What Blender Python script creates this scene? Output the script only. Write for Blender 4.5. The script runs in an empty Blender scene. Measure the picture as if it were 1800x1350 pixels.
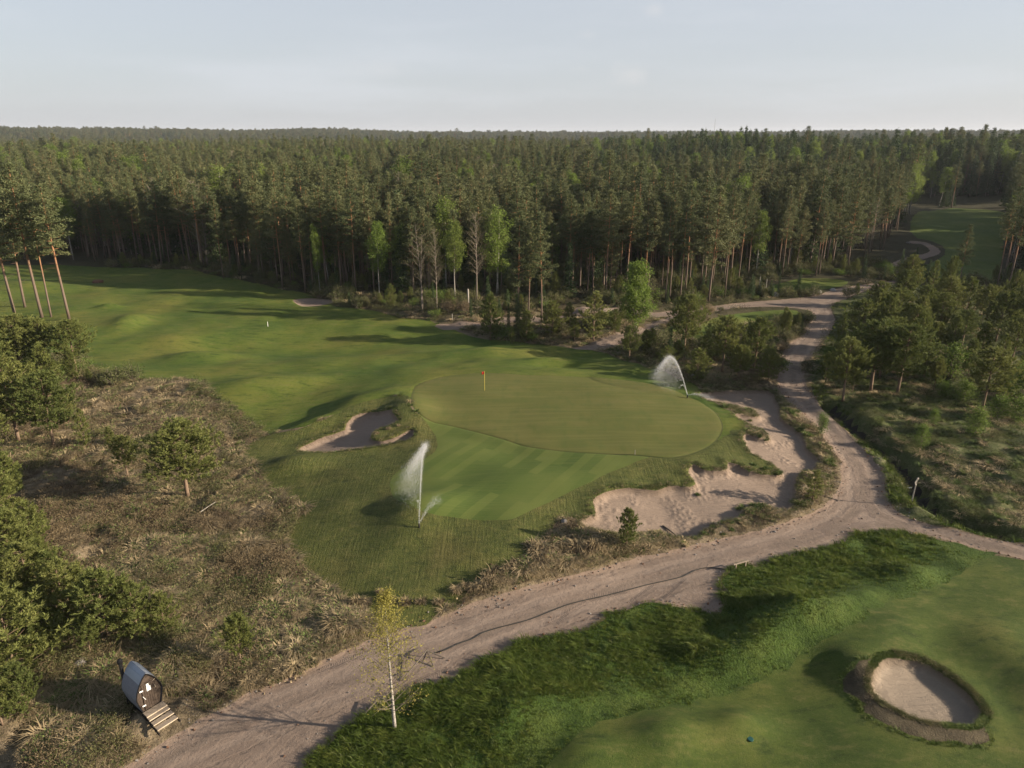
import bpy, math, random
import numpy as np
from mathutils import Vector, Matrix
from mathutils.geometry import delaunay_2d_cdt
from mathutils.bvhtree import BVHTree
import time
_T0 = time.time()

S = bpy.context.scene
COL = S.collection
rnd = random.Random(7)
R = math.radians

# ------------------------------------------------------------------ camera, light, exposure
CAM_H, FPX, PITCH = 28.0, 1250.0, math.atan(437 / 1250)
cam = bpy.data.cameras.new('camera')
cam.sensor_width = 36.0
cam.lens = 36.0 * FPX / 1800
cam.clip_end = 20000
cam.clip_start = 0.5
cam_o = bpy.data.objects.new('camera', cam)
COL.objects.link(cam_o)
cam_o.location = (0, 0, CAM_H)
cam_o.rotation_euler = (math.pi / 2 - PITCH, 0, 0)
S.camera = cam_o

SUN_EL, SUN_AZ = R(17.0), R(-7.5)          # azimuth measured from +X towards +Y
sd = Vector((math.cos(SUN_EL) * math.cos(SUN_AZ), math.cos(SUN_EL) * math.sin(SUN_AZ), math.sin(SUN_EL)))
sun = bpy.data.lights.new('sun', 'SUN')
sun.energy = 5.0
sun.angle = R(0.6)
sun.color = (1.0, 0.84, 0.66)
sun_o = bpy.data.objects.new('sun', sun)
COL.objects.link(sun_o)
sun_o.rotation_euler = sd.to_track_quat('Z', 'Y').to_euler()
sun_o.location = (60, 0, 60)

W = bpy.data.worlds.new('World')
S.world = W
W.use_nodes = True
wn, wl = W.node_tree.nodes, W.node_tree.links
wn.clear()
wo = wn.new('ShaderNodeOutputWorld')
bg = wn.new('ShaderNodeBackground')
sky = wn.new('ShaderNodeTexSky')
sky.sky_type = 'NISHITA'
sky.sun_disc = False
sky.sun_elevation = SUN_EL
sky.sun_rotation = math.pi / 2 - SUN_AZ
sky.altitude = 100
sky.air_density = 1.0
sky.dust_density = 2.0
sky.ozone_density = 2.0
bg.inputs['Strength'].default_value = 0.050
# thin high cloud veil: scattered light lifts and greys the blue, a little stronger in soft wisps
tc = wn.new('ShaderNodeTexCoord')
mp = wn.new('ShaderNodeMapping')
mp.inputs['Scale'].default_value = (1.2, 1.2, 9.0)
nz = wn.new('ShaderNodeTexNoise')
nz.inputs['Scale'].default_value = 1.6
nz.inputs['Detail'].default_value = 6
nz.inputs['Roughness'].default_value = 0.55
rp = wn.new('ShaderNodeMapRange')
rp.inputs['From Min'].default_value = 0.42
rp.inputs['From Max'].default_value = 0.78
rp.inputs['To Min'].default_value = 0.66
rp.inputs['To Max'].default_value = 0.82
rp.interpolation_type = 'SMOOTHSTEP'
mx = wn.new('ShaderNodeMix')
mx.data_type = 'RGBA'
mx.inputs['B'].default_value = (6.2, 6.45, 6.95, 1)
wl.new(tc.outputs['Generated'], mp.inputs['Vector'])
wl.new(mp.outputs['Vector'], nz.inputs['Vector'])
wl.new(nz.outputs['Fac'], rp.inputs['Value'])
sxyz = wn.new('ShaderNodeSeparateXYZ')        # the veil thins out towards the zenith, as haze does
wl.new(tc.outputs['Generated'], sxyz.inputs[0])
el = wn.new('ShaderNodeMapRange')
el.interpolation_type = 'SMOOTHSTEP'
for k_, v_ in (('From Min', .12), ('From Max', .65), ('To Min', 1.0), ('To Max', .30)): el.inputs[k_].default_value = v_
wl.new(sxyz.outputs['Z'], el.inputs['Value'])
em = wn.new('ShaderNodeMath'); em.operation = 'MULTIPLY'
wl.new(rp.outputs['Result'], em.inputs[0]); wl.new(el.outputs['Result'], em.inputs[1])
wl.new(em.outputs[0], mx.inputs['Factor'])
wl.new(sky.outputs['Color'], mx.inputs['A'])
def puff(prev, d, r, sq, add):
    vs = wn.new('ShaderNodeVectorMath'); vs.operation = 'SUBTRACT'; wl.new(tc.outputs['Generated'], vs.inputs[0]); vs.inputs[1].default_value = d
    vm = wn.new('ShaderNodeVectorMath'); vm.operation = 'MULTIPLY'; wl.new(vs.outputs[0], vm.inputs[0]); vm.inputs[1].default_value = (1, 1, sq)
    ln = wn.new('ShaderNodeVectorMath'); ln.operation = 'LENGTH'; wl.new(vm.outputs[0], ln.inputs[0])
    n2 = wn.new('ShaderNodeTexNoise'); n2.inputs['Scale'].default_value = 45; n2.inputs['Detail'].default_value = 5; wl.new(tc.outputs['Generated'], n2.inputs['Vector'])
    ma = wn.new('ShaderNodeMath'); ma.operation = 'MULTIPLY_ADD'; wl.new(n2.outputs['Fac'], ma.inputs[0]); ma.inputs[1].default_value = -r * 1.6; wl.new(ln.outputs['Value'], ma.inputs[2])
    mr = wn.new('ShaderNodeMapRange'); mr.interpolation_type = 'SMOOTHSTEP'; wl.new(ma.outputs[0], mr.inputs['Value'])
    mr.inputs['From Min'].default_value = r * .2; mr.inputs['From Max'].default_value = -r * 1.1; mr.inputs['To Min'].default_value = 0; mr.inputs['To Max'].default_value = add
    mm = wn.new('ShaderNodeMix'); mm.data_type = 'RGBA'; wl.new(mr.outputs[0], mm.inputs['Factor']); wl.new(prev, mm.inputs['A']); mm.inputs['B'].default_value = (7.2, 6.9, 6.8, 1)
    return mm.outputs['Result']
def _skydir(px, py):
    v = Vector(((px - 900) / FPX, math.cos(PITCH) + (675 - py) / FPX * math.sin(PITCH), -math.sin(PITCH) + (675 - py) / FPX * math.cos(PITCH))); v.normalize(); return v
c_ = mx.outputs['Result']
for (px, py, r, sq, ad) in ((1105, 133, .030, 1.6, .30), (1020, 120, .018, 2, .18), (1150, 16, .022, 2, .25), (1035, 62, .016, 2, .12), (670, 122, .06, 4, .12)):
    c_ = puff(c_, _skydir(px, py), r, sq, ad)
wl.new(c_, bg.inputs['Color'])
wl.new(bg.outputs['Background'], wo.inputs['Surface'])

S.view_settings.view_transform = 'Standard'
S.view_settings.look = 'None'
S.view_settings.gamma = 1
S.view_settings.use_curve_mapping = False
S.view_settings.exposure = 1.27
S.render.engine = 'CYCLES'
cy = S.cycles
cy.max_bounces = 5
cy.diffuse_bounces = 2
cy.glossy_bounces = 1
cy.transmission_bounces = 3
cy.transparent_max_bounces = 12
cy.volume_bounces = 0
cy.caustics_reflective = cy.caustics_refractive = False
cy.sample_clamp_indirect = 3
cy.use_denoising = True
cy.denoiser = 'OPENIMAGEDENOISE'
cy.denoising_prefilter = 'ACCURATE'
cy.denoising_input_passes = 'RGB_ALBEDO_NORMAL'

# ------------------------------------------------------------------ helpers
def tag(o, label=None, cat=None, group=None, kind=None):
    if label: o['label'] = label
    if cat: o['category'] = cat
    if group: o['group'] = group
    if kind: o['kind'] = kind
    return o

def empty(name, loc=(0, 0, 0), rz=0.0, sc=1.0):
    o = bpy.data.objects.new(name, None)
    o.empty_display_size = 0.3
    o.location = loc
    o.rotation_euler = (0, 0, rz)
    o.scale = (sc, sc, sc) if not hasattr(sc, '__len__') else sc
    COL.objects.link(o)
    return o

def link(name, me, parent=None, loc=None, rot=None):
    o = bpy.data.objects.new(name, me)
    COL.objects.link(o)
    if parent: o.parent = parent
    if loc is not None: o.location = loc
    if rot is not None: o.rotation_euler = rot
    return o

class MB:
    """collects geometry, builds one mesh"""
    def __init__(s):
        s.v, s.f, s.m = [], [], []
    def add(s, vs, fs, m=0):
        b = len(s.v)
        s.v.extend(vs)
        for f in fs:
            s.f.append(tuple(i + b for i in f)); s.m.append(m)
    def box(s, c, d, rz=0, m=0, M=None):
        x, y, z = d[0] / 2, d[1] / 2, d[2] / 2
        vs = [Vector((i, j, k)) for k in (-z, z) for j in (-y, y) for i in (-x, x)]
        mm = Matrix.Translation(c) @ (M if M else Matrix.Rotation(rz, 4, 'Z'))
        s.add([tuple(mm @ v) for v in vs], [(0, 2, 3, 1), (4, 5, 7, 6), (0, 1, 5, 4), (2, 6, 7, 3), (0, 4, 6, 2), (1, 3, 7, 5)], m)
    def tube(s, pts, rad, n=6, m=0, cap=True):
        rings = []
        pts = [Vector(p) for p in pts]
        vs = []
        for i, p in enumerate(pts):
            t = (pts[min(i + 1, len(pts) - 1)] - pts[max(i - 1, 0)])
            if t.length < 1e-9: t = Vector((0, 0, 1))
            t.normalize()
            a = t.cross(Vector((0.31, 0.95, 0.05)) if abs(t.y) < 0.9 else Vector((1, 0, 0))).normalized()
            b = t.cross(a)
            r = rad[i] if hasattr(rad, '__len__') else rad
            for k in range(n):
                an = 2 * math.pi * k / n
                vs.append(tuple(p + a * (r * math.cos(an)) + b * (r * math.sin(an))))
        fs = []
        for i in range(len(pts) - 1):
            for k in range(n):
                k2 = (k + 1) % n
                fs.append((i * n + k, i * n + k2, (i + 1) * n + k2, (i + 1) * n + k))
        if cap:
            fs.append(tuple(range(n - 1, -1, -1)))
            L = (len(pts) - 1) * n
            fs.append(tuple(L + k for k in range(n)))
        s.add(vs, fs, m)
    def mesh(s, name, mats, smooth=False):
        me = bpy.data.meshes.new(name)
        me.from_pydata(s.v, [], s.f)
        for m in (mats if isinstance(mats, (list, tuple)) else [mats]): me.materials.append(m)
        me.polygons.foreach_set('material_index', s.m)
        if smooth: me.polygons.foreach_set('use_smooth', [True] * len(s.f))
        me.update()
        return me

def np_mesh(name, V, F, mats, midx=None, smooth=False):
    """V (n,3) array, F (m,3|4) array"""
    me = bpy.data.meshes.new(name)
    k = F.shape[1]
    me.vertices.add(len(V)); me.vertices.foreach_set('co', np.ascontiguousarray(V, dtype=np.float32).ravel())
    me.loops.add(F.size); me.loops.foreach_set('vertex_index', np.ascontiguousarray(F, dtype=np.int32).ravel())
    me.polygons.add(len(F)); me.polygons.foreach_set('loop_start', np.arange(0, F.size, k, dtype=np.int32))
    for m in (mats if isinstance(mats, (list, tuple)) else [mats]): me.materials.append(m)
    if midx is not None: me.polygons.foreach_set('material_index', np.asarray(midx, dtype=np.int32))
    if smooth: me.polygons.foreach_set('use_smooth', np.ones(len(F), dtype=bool))
    me.update(calc_edges=True)
    return me

# value noise in numpy
def _h(ix, iy, s):
    n = (ix.astype(np.int64) * 374761393 + iy.astype(np.int64) * 668265263 + s * 1442695041) & 0xffffffff
    n = ((n ^ (n >> 13)) * 1274126177) & 0xffffffff
    n = (n ^ (n >> 16)) & 0xffffffff
    return n / 4294967295.0
def vnoise(x, y, s=0):
    x = np.asarray(x, float); y = np.asarray(y, float)
    ix, iy = np.floor(x), np.floor(y)
    fx, fy = x - ix, y - iy
    fx = fx * fx * (3 - 2 * fx); fy = fy * fy * (3 - 2 * fy)
    a, b, c, d = _h(ix, iy, s), _h(ix + 1, iy, s), _h(ix, iy + 1, s), _h(ix + 1, iy + 1, s)
    return (a * (1 - fx) + b * fx) * (1 - fy) + (c * (1 - fx) + d * fx) * fy * 1.0
def fbm(x, y, s=0, o=4):
    r = 0; a = 0.5; t = 0
    for i in range(o):
        r = r + a * vnoise(np.asarray(x) * 2 ** i, np.asarray(y) * 2 ** i, s + i); t += a; a *= 0.5
    return r / t
def sstep(x, a, b):
    t = np.clip((np.asarray(x, float) - a) / (b - a), 0, 1)
    return t * t * (3 - 2 * t)

# pixel (photo 1800x1350) -> ray -> ground
CP, SP = math.cos(PITCH), math.sin(PITCH)
def ray(px, py):
    dx = (np.asarray(px, float) - 900) / FPX
    dy = (675 - np.asarray(py, float)) / FPX
    return dx, CP + dy * SP, -SP + dy * CP
def flat_at(px, py, z=0.0):
    a, b, c = ray(px, py)
    c = np.minimum(c, -0.004)
    t = (z - CAM_H) / c
    return a * t, b * t
def march(px, py, hf):
    x, y = flat_at(px, py, 0)
    a, b, c = ray(px, py); c = np.minimum(c, -0.004)
    z = hf(x, y)
    for _ in range(9):
        t = (z - CAM_H) / c
        x, y = a * t, b * t
        z = hf(x, y)
    return x, y
def top_h(X, Y, Z0, py):
    """height whose top shows at photo row py above ground point"""
    # solve for z: (675-py)/F = (Y*SP+(z-H)*CP)/(Y*CP-(z-H)*SP)
    q = (675 - py) / FPX
    w = (q * Y * CP - Y * SP) / (CP + q * SP)
    return CAM_H + w - Z0

# polygon tools
def catmull(P, step, closed=True):
    P = np.asarray(P, float); n = len(P); out = []
    rng = range(n) if closed else range(n - 1)
    for i in rng:
        if closed: p0, p1, p2, p3 = P[(i - 1) % n], P[i], P[(i + 1) % n], P[(i + 2) % n]
        else: p0, p1, p2, p3 = P[max(i - 1, 0)], P[i], P[i + 1], P[min(i + 2, n - 1)]
        m = max(1, int(np.hypot(*(p2 - p1)) / step))
        for t in np.arange(m) / m:
            out.append(0.5 * (2 * p1 + (p2 - p0) * t + (2 * p0 - 5 * p1 + 4 * p2 - p3) * t * t + (3 * p1 - p0 - 3 * p2 + p3) * t ** 3))
    if not closed: out.append(P[-1])
    return np.array(out)
def inside(P, x, y):
    bx = (x > P[:, 0].min()) & (x < P[:, 0].max()) & (y > P[:, 1].min()) & (y < P[:, 1].max())
    res = np.zeros(len(x), bool)
    idx = np.nonzero(bx)[0]
    if len(idx) == 0: return res
    xs, ys = x[idx], y[idx]
    r = np.zeros(len(idx), bool)
    for i in range(len(P)):
        x1, y1 = P[i]; x2, y2 = P[(i + 1) % len(P)]
        if y1 == y2: continue
        c = ((y1 > ys) != (y2 > ys)) & (xs < (x2 - x1) * (ys - y1) / (y2 - y1) + x1)
        r ^= c
    res[idx] = r
    return res
def segdist(P, x, y, closed=True, lim=12.0):
    m = (x > P[:, 0].min() - lim) & (x < P[:, 0].max() + lim) & (y > P[:, 1].min() - lim) & (y < P[:, 1].max() + lim)
    d = np.full(len(x), float(lim))
    idx = np.nonzero(m)[0]
    if len(idx) == 0: return d
    xs, ys = x[idx], y[idx]; dd = np.full(len(idx), lim * lim)
    n = len(P)
    for i in range(n if closed else n - 1):
        x1, y1 = P[i]; x2, y2 = P[(i + 1) % n]
        ex, ey = x2 - x1, y2 - y1; L = ex * ex + ey * ey + 1e-12
        t = np.clip(((xs - x1) * ex + (ys - y1) * ey) / L, 0, 1)
        dd = np.minimum(dd, (xs - x1 - t * ex) ** 2 + (ys - y1 - t * ey) ** 2)
    d[idx] = np.sqrt(dd)
    return d
def sdist(P, x, y, lim=12.0):
    return np.where(inside(P, x, y), 1, -1) * segdist(P, x, y, True, lim)

# ------------------------------------------------------------------ layout read off the photograph (pixel outlines, turned into ground points)
PX = dict(
road=[(215,1350),(330,1275),(400,1240),(440,1215),(500,1195),(560,1165),(599,1147),(700,1108),(750,1096),(813,1067),(867,1047),(933,1030),(1000,1010),(1083,990),(1133,977),(1200,962),(1267,947),(1333,933),(1383,917),(1433,897),(1460,877),(1477,850),(1478,817),(1467,793),(1453,773),(1433,747),(1413,728),(1387,707),(1370,683),(1368,650),(1377,617),(1395,598),(1407,590),(1420,570),(1430,557),(1420,545),(1367,539),(1300,541),(1233,552),(1180,556),(1140,558),(1140,551),(1233,541),(1300,532),(1367,527),(1433,519),(1473,507),(1533,498),(1572,490),(1566,480),(1565,466),(1585,455),(1620,447),(1634,440),(1622,430),(1600,427),(1601,423),(1628,426),(1648,436),(1651,446),(1620,456),(1590,462),(1577,470),(1580,482),(1586,492),(1560,501),(1533,508),(1500,520),(1467,533),(1460,543),(1467,557),(1461,580),(1447,597),(1433,613),(1420,640),(1415,670),(1433,700),(1460,727),(1477,750),(1510,783),(1533,807),(1550,833),(1557,860),(1565,885),(1593,910),(1650,927),(1700,940),(1800,962),(1900,986),(1960,1010),(1900,1010),(1800,983),(1733,967),(1667,950),(1600,937),(1567,933),(1533,933),(1500,943),(1477,957),(1433,970),(1387,977),(1333,990),(1270,1001),(1268,1020),(1284,1042),(1278,1062),(1250,1074),(1210,1073),(1190,1062),(1150,1060),(1117,1067),(1067,1083),(1000,1113),(960,1123),(900,1143),(833,1167),(800,1187),(767,1200),(717,1220),(667,1243),(633,1263),(600,1287),(530,1350),(450,1420),(330,1500),(60,1500),(110,1410)],
far_path=[(767,570),(833,567),(883,560),(950,556),(1000,552),(1012,544),(1060,540),(1140,547),(1140,553),(1070,553),(1025,553),(1010,560),(950,565),(883,572),(833,577),(780,580)],
cross_path=[(1005,612),(1040,604),(1060,596),(1083,588),(1120,577),(1150,566),(1185,556),(1210,556),(1165,575),(1120,590),(1095,604),(1077,613),(1040,616)],
bunker_a=[(527,787),(560,772),(590,762),(607,755),(610,743),(622,732),(650,725),(675,722),(690,721),(693,732),(700,740),(685,747),(660,757),(652,765),(656,774),(672,776),(700,766),(726,753),(729,762),(723,771),(700,778),(660,785),(600,793),(567,796),(533,794)],
bunker_b=[(1233,690),(1300,687),(1350,688),(1370,710),(1373,733),(1387,747),(1413,767),(1420,790),(1437,807),(1433,823),(1407,833),(1398,860),(1400,885),(1380,897),(1350,890),(1310,895),(1297,910),(1250,925),(1233,938),(1215,945),(1190,945),(1167,937),(1120,935),(1067,937),(1030,927),(1020,917),(1043,907),(1042,883),(1050,873),(1083,860),(1117,860),(1150,863),(1187,854),(1205,858),(1222,850),(1210,830),(1220,817),(1233,822),(1260,830),(1273,827),(1280,813),(1297,817),(1320,830),(1350,836),(1370,830),(1360,817),(1327,800),(1313,787),(1307,763),(1333,768),(1350,770),(1347,760),(1323,750),(1313,743),(1293,733),(1298,728),(1330,733),(1327,723),(1300,716),(1267,710),(1240,701)],
bunker_c=[(1563,1156),(1600,1160),(1633,1170),(1667,1190),(1700,1217),(1720,1240),(1726,1258),(1710,1275),(1667,1273),(1623,1267),(1583,1253),(1550,1233),(1530,1207),(1533,1187),(1547,1163)],
bank_c=[(1548,1158),(1522,1163),(1498,1176),(1484,1195),(1498,1225),(1533,1256),(1580,1282),(1633,1299),(1690,1307),(1736,1301),(1726,1280),(1660,1248),(1575,1215),(1548,1180)],
bunker_d=[(515,528),(540,524),(575,527),(588,532),(560,538),(530,539)],
green=[(722,705),(727,683),(742,672),(787,660),(850,655),(917,658),(1000,661),(1067,664),(1133,672),(1190,687),(1210,697),(1233,707),(1257,723),(1270,743),(1268,763),(1250,783),(1217,798),(1190,804),(1167,805),(1117,800),(1067,798),(1000,794),(933,786),(900,777),(867,767),(800,750),(757,740),(733,723)],
apron=[(733,722),(757,739),(800,749),(867,766),(900,776),(933,785),(1000,793),(1067,797),(1117,799),(1140,803),(1117,812),(1067,833),(1000,865),(933,897),(900,912),(860,914),(800,910),(760,903),(733,894),(700,879),(687,863),(689,840),(710,822),(750,805),(768,787),(765,767),(753,747)],
fairway=[(-260,450),(0,466),(130,467),(200,470),(333,474),(400,488),(493,508),(533,514),(560,525),(600,540),(650,545),(700,557),(750,563),(767,568),(800,580),(840,594),(933,604),(1005,612),(1050,618),(1077,625),(1133,645),(1175,657),(1215,672),(1240,688),(1250,702),(1290,728),(1310,745),(1307,765),(1280,790),(1200,800),(1000,800),(780,740),(723,700),(700,693),(683,700),(640,708),(600,724),(567,738),(533,750),(477,762),(462,765),(450,745),(417,720),(370,687),(350,668),(283,667),(213,665),(157,650),(140,630),(60,610),(-60,600),(-260,600)],
slope=[(463,767),(500,760),(533,750),(567,737),(600,723),(640,707),(683,698),(723,697),(757,740),(1117,800),(1240,780),(1300,755),(1312,787),(1330,801),(1362,818),(1372,830),(1350,838),(1300,825),(1240,830),(1230,850),(1187,856),(1150,866),(1083,864),(1050,878),(1043,905),(1018,915),(985,912),(960,945),(930,985),(880,1010),(850,1030),(800,1062),(750,1095),(700,1106),(640,1092),(615,1072),(577,1040),(550,1017),(517,983),(500,950),(515,925),(533,907),(540,887),(500,867),(467,847),(445,820),(427,790)],
tee_a=[(1215,590),(1235,568),(1290,552),(1340,547),(1395,545),(1403,553),(1372,562),(1300,574),(1250,592),(1225,600)],
tee_b=[(1350,506),(1395,492),(1440,489),(1480,492),(1489,499),(1445,509),(1390,515)],
far_fairway=[(1613,374),(1660,368),(1700,367),(1755,371),(1768,380),(1766,420),(1762,460),(1752,497),(1730,498),(1660,492),(1612,494),(1625,470),(1655,452),(1660,436),(1640,425),(1608,415),(1600,395)],
lush=[(1273,1002),(1333,992),(1387,979),(1433,972),(1477,959),(1500,945),(1533,935),(1567,935),(1600,939),(1667,952),(1733,969),(1760,978),(1725,985),(1667,1023),(1567,1060),(1500,1093),(1433,1127),(1387,1167),(1300,1208),(1200,1237),(1070,1265),(1000,1305),(960,1350),(880,1440),(440,1430),(530,1352),(600,1289),(633,1265),(717,1222),(800,1189),(900,1145),(1000,1115),(1117,1069),(1190,1064),(1250,1077),(1280,1067)],
low_fairway=[(1733,977),(1800,985),(1900,1012),(1990,1040),(2300,1100),(2300,1500),(800,1600),(860,1450),(930,1340),(970,1292),(1050,1248),(1190,1220),(1290,1190),(1375,1150),(1420,1110),(1490,1075),(1557,1042),(1655,1005),(1712,975)],
meadow=[(1433,700),(1425,650),(1440,620),(1470,560),(1465,535),(1535,510),(1590,495),(1650,510),(1800,520),(2000,560),(2200,640),(2200,1050),(1990,1010),(1900,983),(1800,960),(1700,938),(1650,925),(1593,908),(1567,885),(1559,860),(1552,833),(1535,807),(1512,783),(1479,750),(1462,727)],
)
DITCH = [(1462,712),(1490,738),(1533,773),(1573,803),(1600,830),(1612,850),(1622,875),(1650,898),(1700,920),(1760,935)]

def pxpoly(name, z=0.0):
    P = np.array(PX[name], float)
    x, y = flat_at(P[:, 0], P[:, 1], z)
    return np.c_[x, y]
_green0 = catmull(np.array(pxpoly('green', 1.4)), 1.8)
_apron0 = catmull(np.array(pxpoly('apron', 1.2)), 1.6)
_road0 = catmull(np.array(pxpoly('road', 0.0)), 3.0)

# mounds: px, py, height, radius x, radius y, rotation
MOUNDS = [(742,905,0.9,3.0,2.2,.3),(520,812,1.1,3.2,2.2,.2),(640,712,.85,5,2.4,.5),(560,742,.9,4,1.6,.5),(720,735,.8,2.5,4,.3),
 (225,560,.9,2.2,5,.2),(355,610,1.2,6,3,.2),(470,668,1.1,6,3,.3),(300,585,.7,5,5,0),(560,620,.8,12,6,0),(850,615,1.2,10,3,0.1),
 (190,533,.9,2,1.2,0),(1000,640,1.0,9,2.2,0),(1150,660,.9,6,2.0,-.3),(985,648,-.8,3.5,1.5,0),
 (1395,1085,1.3,2.4,2.0,.4),(1480,1065,.9,3.5,1.6,.5),(1330,1130,1.0,2.6,1.6,.3),(1600,1000,.8,2.0,1.4,.4),(1230,1140,.5,1.6,1.2,0),
 (1610,975,-.4,1.5,1.0,0),(1180,1290,.7,2.5,1.4,.3),(1300,1260,.6,1.8,1.1,.3),(1030,1330,.6,2.0,1.4,.3),(1560,1110,.9,5,2.0,.6),
 (1750,1120,.9,4,2.5,.4),(1850,1190,.75,2.4,2.8,.2),(900,1250,.4,4,1.8,.3),(1500,1165,.5,1.6,2.4,.3),
 (60,500,1.0,9,4,0),(520,595,-1.8,28,11,.1),(1700,640,.8,10,6,0),(930,1005,.25,3,1.0,.4)]
_mw = []
for (px, py, hh, rx, ry, ro) in MOUNDS:
    x, y = flat_at(px, py, 0.5)
    _mw.append((float(x), float(y), hh, rx, ry, ro))
_dx, _dy = flat_at(np.array([p[0] for p in DITCH]), np.array([p[1] for p in DITCH]), 0)
ditch = catmull(np.c_[_dx, _dy], 1.0, False)

def h0(x, y):
    x = np.atleast_1d(np.asarray(x, float)); y = np.atleast_1d(np.asarray(y, float))
    _g = sdist(_green0, x, y, 14)
    z = 1.5 * sstep(_g, -13, 1.0)
    z = np.maximum(z, 1.35 * sstep(sdist(_apron0, x, y, 14), -11.5, 1.0))
    z = z + 0.25 * sstep(_g, -1, 9)
    for (mx_, my_, hh, rx, ry, ro) in _mw:
        c, s = math.cos(ro), math.sin(ro)
        u = ((x - mx_) * c + (y - my_) * s) / rx; v = (-(x - mx_) * s + (y - my_) * c) / ry
        z = z + hh * np.exp(-(u * u + v * v) * 1.1)
    D = np.hypot(x, y)
    und = (fbm(x / 14, y / 14, 5, 3) - .5) * 1.5 + (fbm(x / 4.5, y / 4.5, 9, 2) - .5) * 0.28
    rd = sstep(sdist(_road0, x, y, 6), -4, 0.5)
    gr = sstep(_g, -4, 3)
    z = z + und * (1 - 0.75 * rd) * (1 - 0.7 * gr)
    rise = 2.5 * sstep(y, 150, 300) + 7.0 * sstep(y - 0.18 * np.maximum(x, 0), 260, 760) + 0.0
    right = sstep(np.arctan2(x, np.maximum(y, 1)), 0.10, 0.22)
    z = z + rise * (1 - right) + right * (2.0 * sstep(D, 170, 320) + 6.5 * sstep(D, 350, 440)) * sstep(y, 60, 140)
    z = z + (fbm(x / 60, y / 60, 21, 2) - .5) * 5 * sstep(D, 180, 350)
    th = np.arctan2(x, np.maximum(y, 1))
    far = 11 + 10 * sstep(-th, 0.1, 0.55) + 7 * np.exp(-((th + 0.24) / 0.07) ** 2) + (fbm(th * 9 + 4, D / 900, 31, 3) - .5) * 14
    z = z + far * sstep(D, 1300, 2300) - 6 * sstep(D, 500, 800) * (1 - sstep(D, 1300, 1900))
    return z

ZW = {}
NOISE_AMP = dict(road=.18, far_path=.2, cross_path=.2, bunker_a=.12, bunker_b=.16, bunker_c=.05, bank_c=.25, bunker_d=.1, green=0, apron=.05, fairway=.25, slope=.3, tee_a=.2, tee_b=.2, far_fairway=.3, lush=.35, low_fairway=.15, meadow=.3)
for k in PX:
    P = np.array(PX[k], float)
    x, y = march(P[:, 0], P[:, 1], h0)
    d = float(np.hypot(x, y).min())
    st = max(0.35, d * 0.009)
    C = catmull(np.c_[x, y], st)
    a = NOISE_AMP[k]
    if a:
        C = C + np.c_[(fbm(C[:, 0] / .9, C[:, 1] / .9, 3, 3) - .5), (fbm(C[:, 0] / .9, C[:, 1] / .9, 8, 3) - .5)] * (a * 3.2)
    ZW[k] = C

def height(x, y):
    x = np.atleast_1d(np.asarray(x, float)); y = np.atleast_1d(np.asarray(y, float))
    z = h0(x, y)
    for k, dep, w in (('bunker_a', .5, .4), ('bunker_b', .42, .35), ('bunker_c', .42, .3), ('bunker_d', .5, 1.0)):
        s_ = sdist(ZW[k], x, y, 4)
        z = z - dep * sstep(s_, -0.05, w) + (0.13 if k != 'bunker_c' else .12) * np.exp(-((s_ + .5) / .6) ** 2) * (s_ < 0)
    d = segdist(ditch, x, y, False, 4)
    z = z - 1.25 * (1 - sstep(d, 0.25, 1.5)) + .15 * np.exp(-((d - 2.0) / .6) ** 2)
    m = np.ones(len(x))
    for k in ('road', 'fairway', 'slope', 'lush', 'low_fairway', 'green', 'apron', 'bunker_b', 'bunker_a', 'tee_a', 'tee_b', 'far_fairway', 'bank_c'):
        m = np.minimum(m, sstep(-sdist(ZW[k], x, y, 2), 0.1, 1.4))
    z = z + m * (1.3 * (fbm(x / 1.7, y / 1.7, 101, 3) - .42) + .5 * np.maximum(0, fbm(x / 3.1, y / 3.1, 105, 2) - .55)) * (1 - sstep(np.hypot(x, y), 120, 200))
    m2 = sstep(sdist(ZW['lush'], x, y, 3), 0, 1.5)
    z = z + m2 * .30 * (fbm(x / 1.5, y / 1.5, 107, 2) - .5)
    s_ = sdist(ZW['road'], x, y, 3)
    z = z - 0.10 * sstep(s_, -0.15, 0.35)
    s_ = sdist(ZW['green'], x, y, 3)
    z = z - 0.05 * np.exp(-(s_ / .12) ** 2)
    return z

def at(px, py):
    a, b, c = ray(px, py)
    p = GBVH.ray_cast(Vector((0, 0, CAM_H)), Vector((float(a), float(b), float(c))), 9000)[0]
    return p.x, p.y, p.z
def gz(x, y):
    x = np.atleast_1d(np.asarray(x, float)); y = np.atleast_1d(np.asarray(y, float)); o = np.zeros(len(x)); dn = Vector((0, 0, -1))
    for i in range(len(x)):
        p = GBVH.ray_cast(Vector((x[i], y[i], 300)), dn)[0]
        o[i] = p.z if p else 0
    return o

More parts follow.
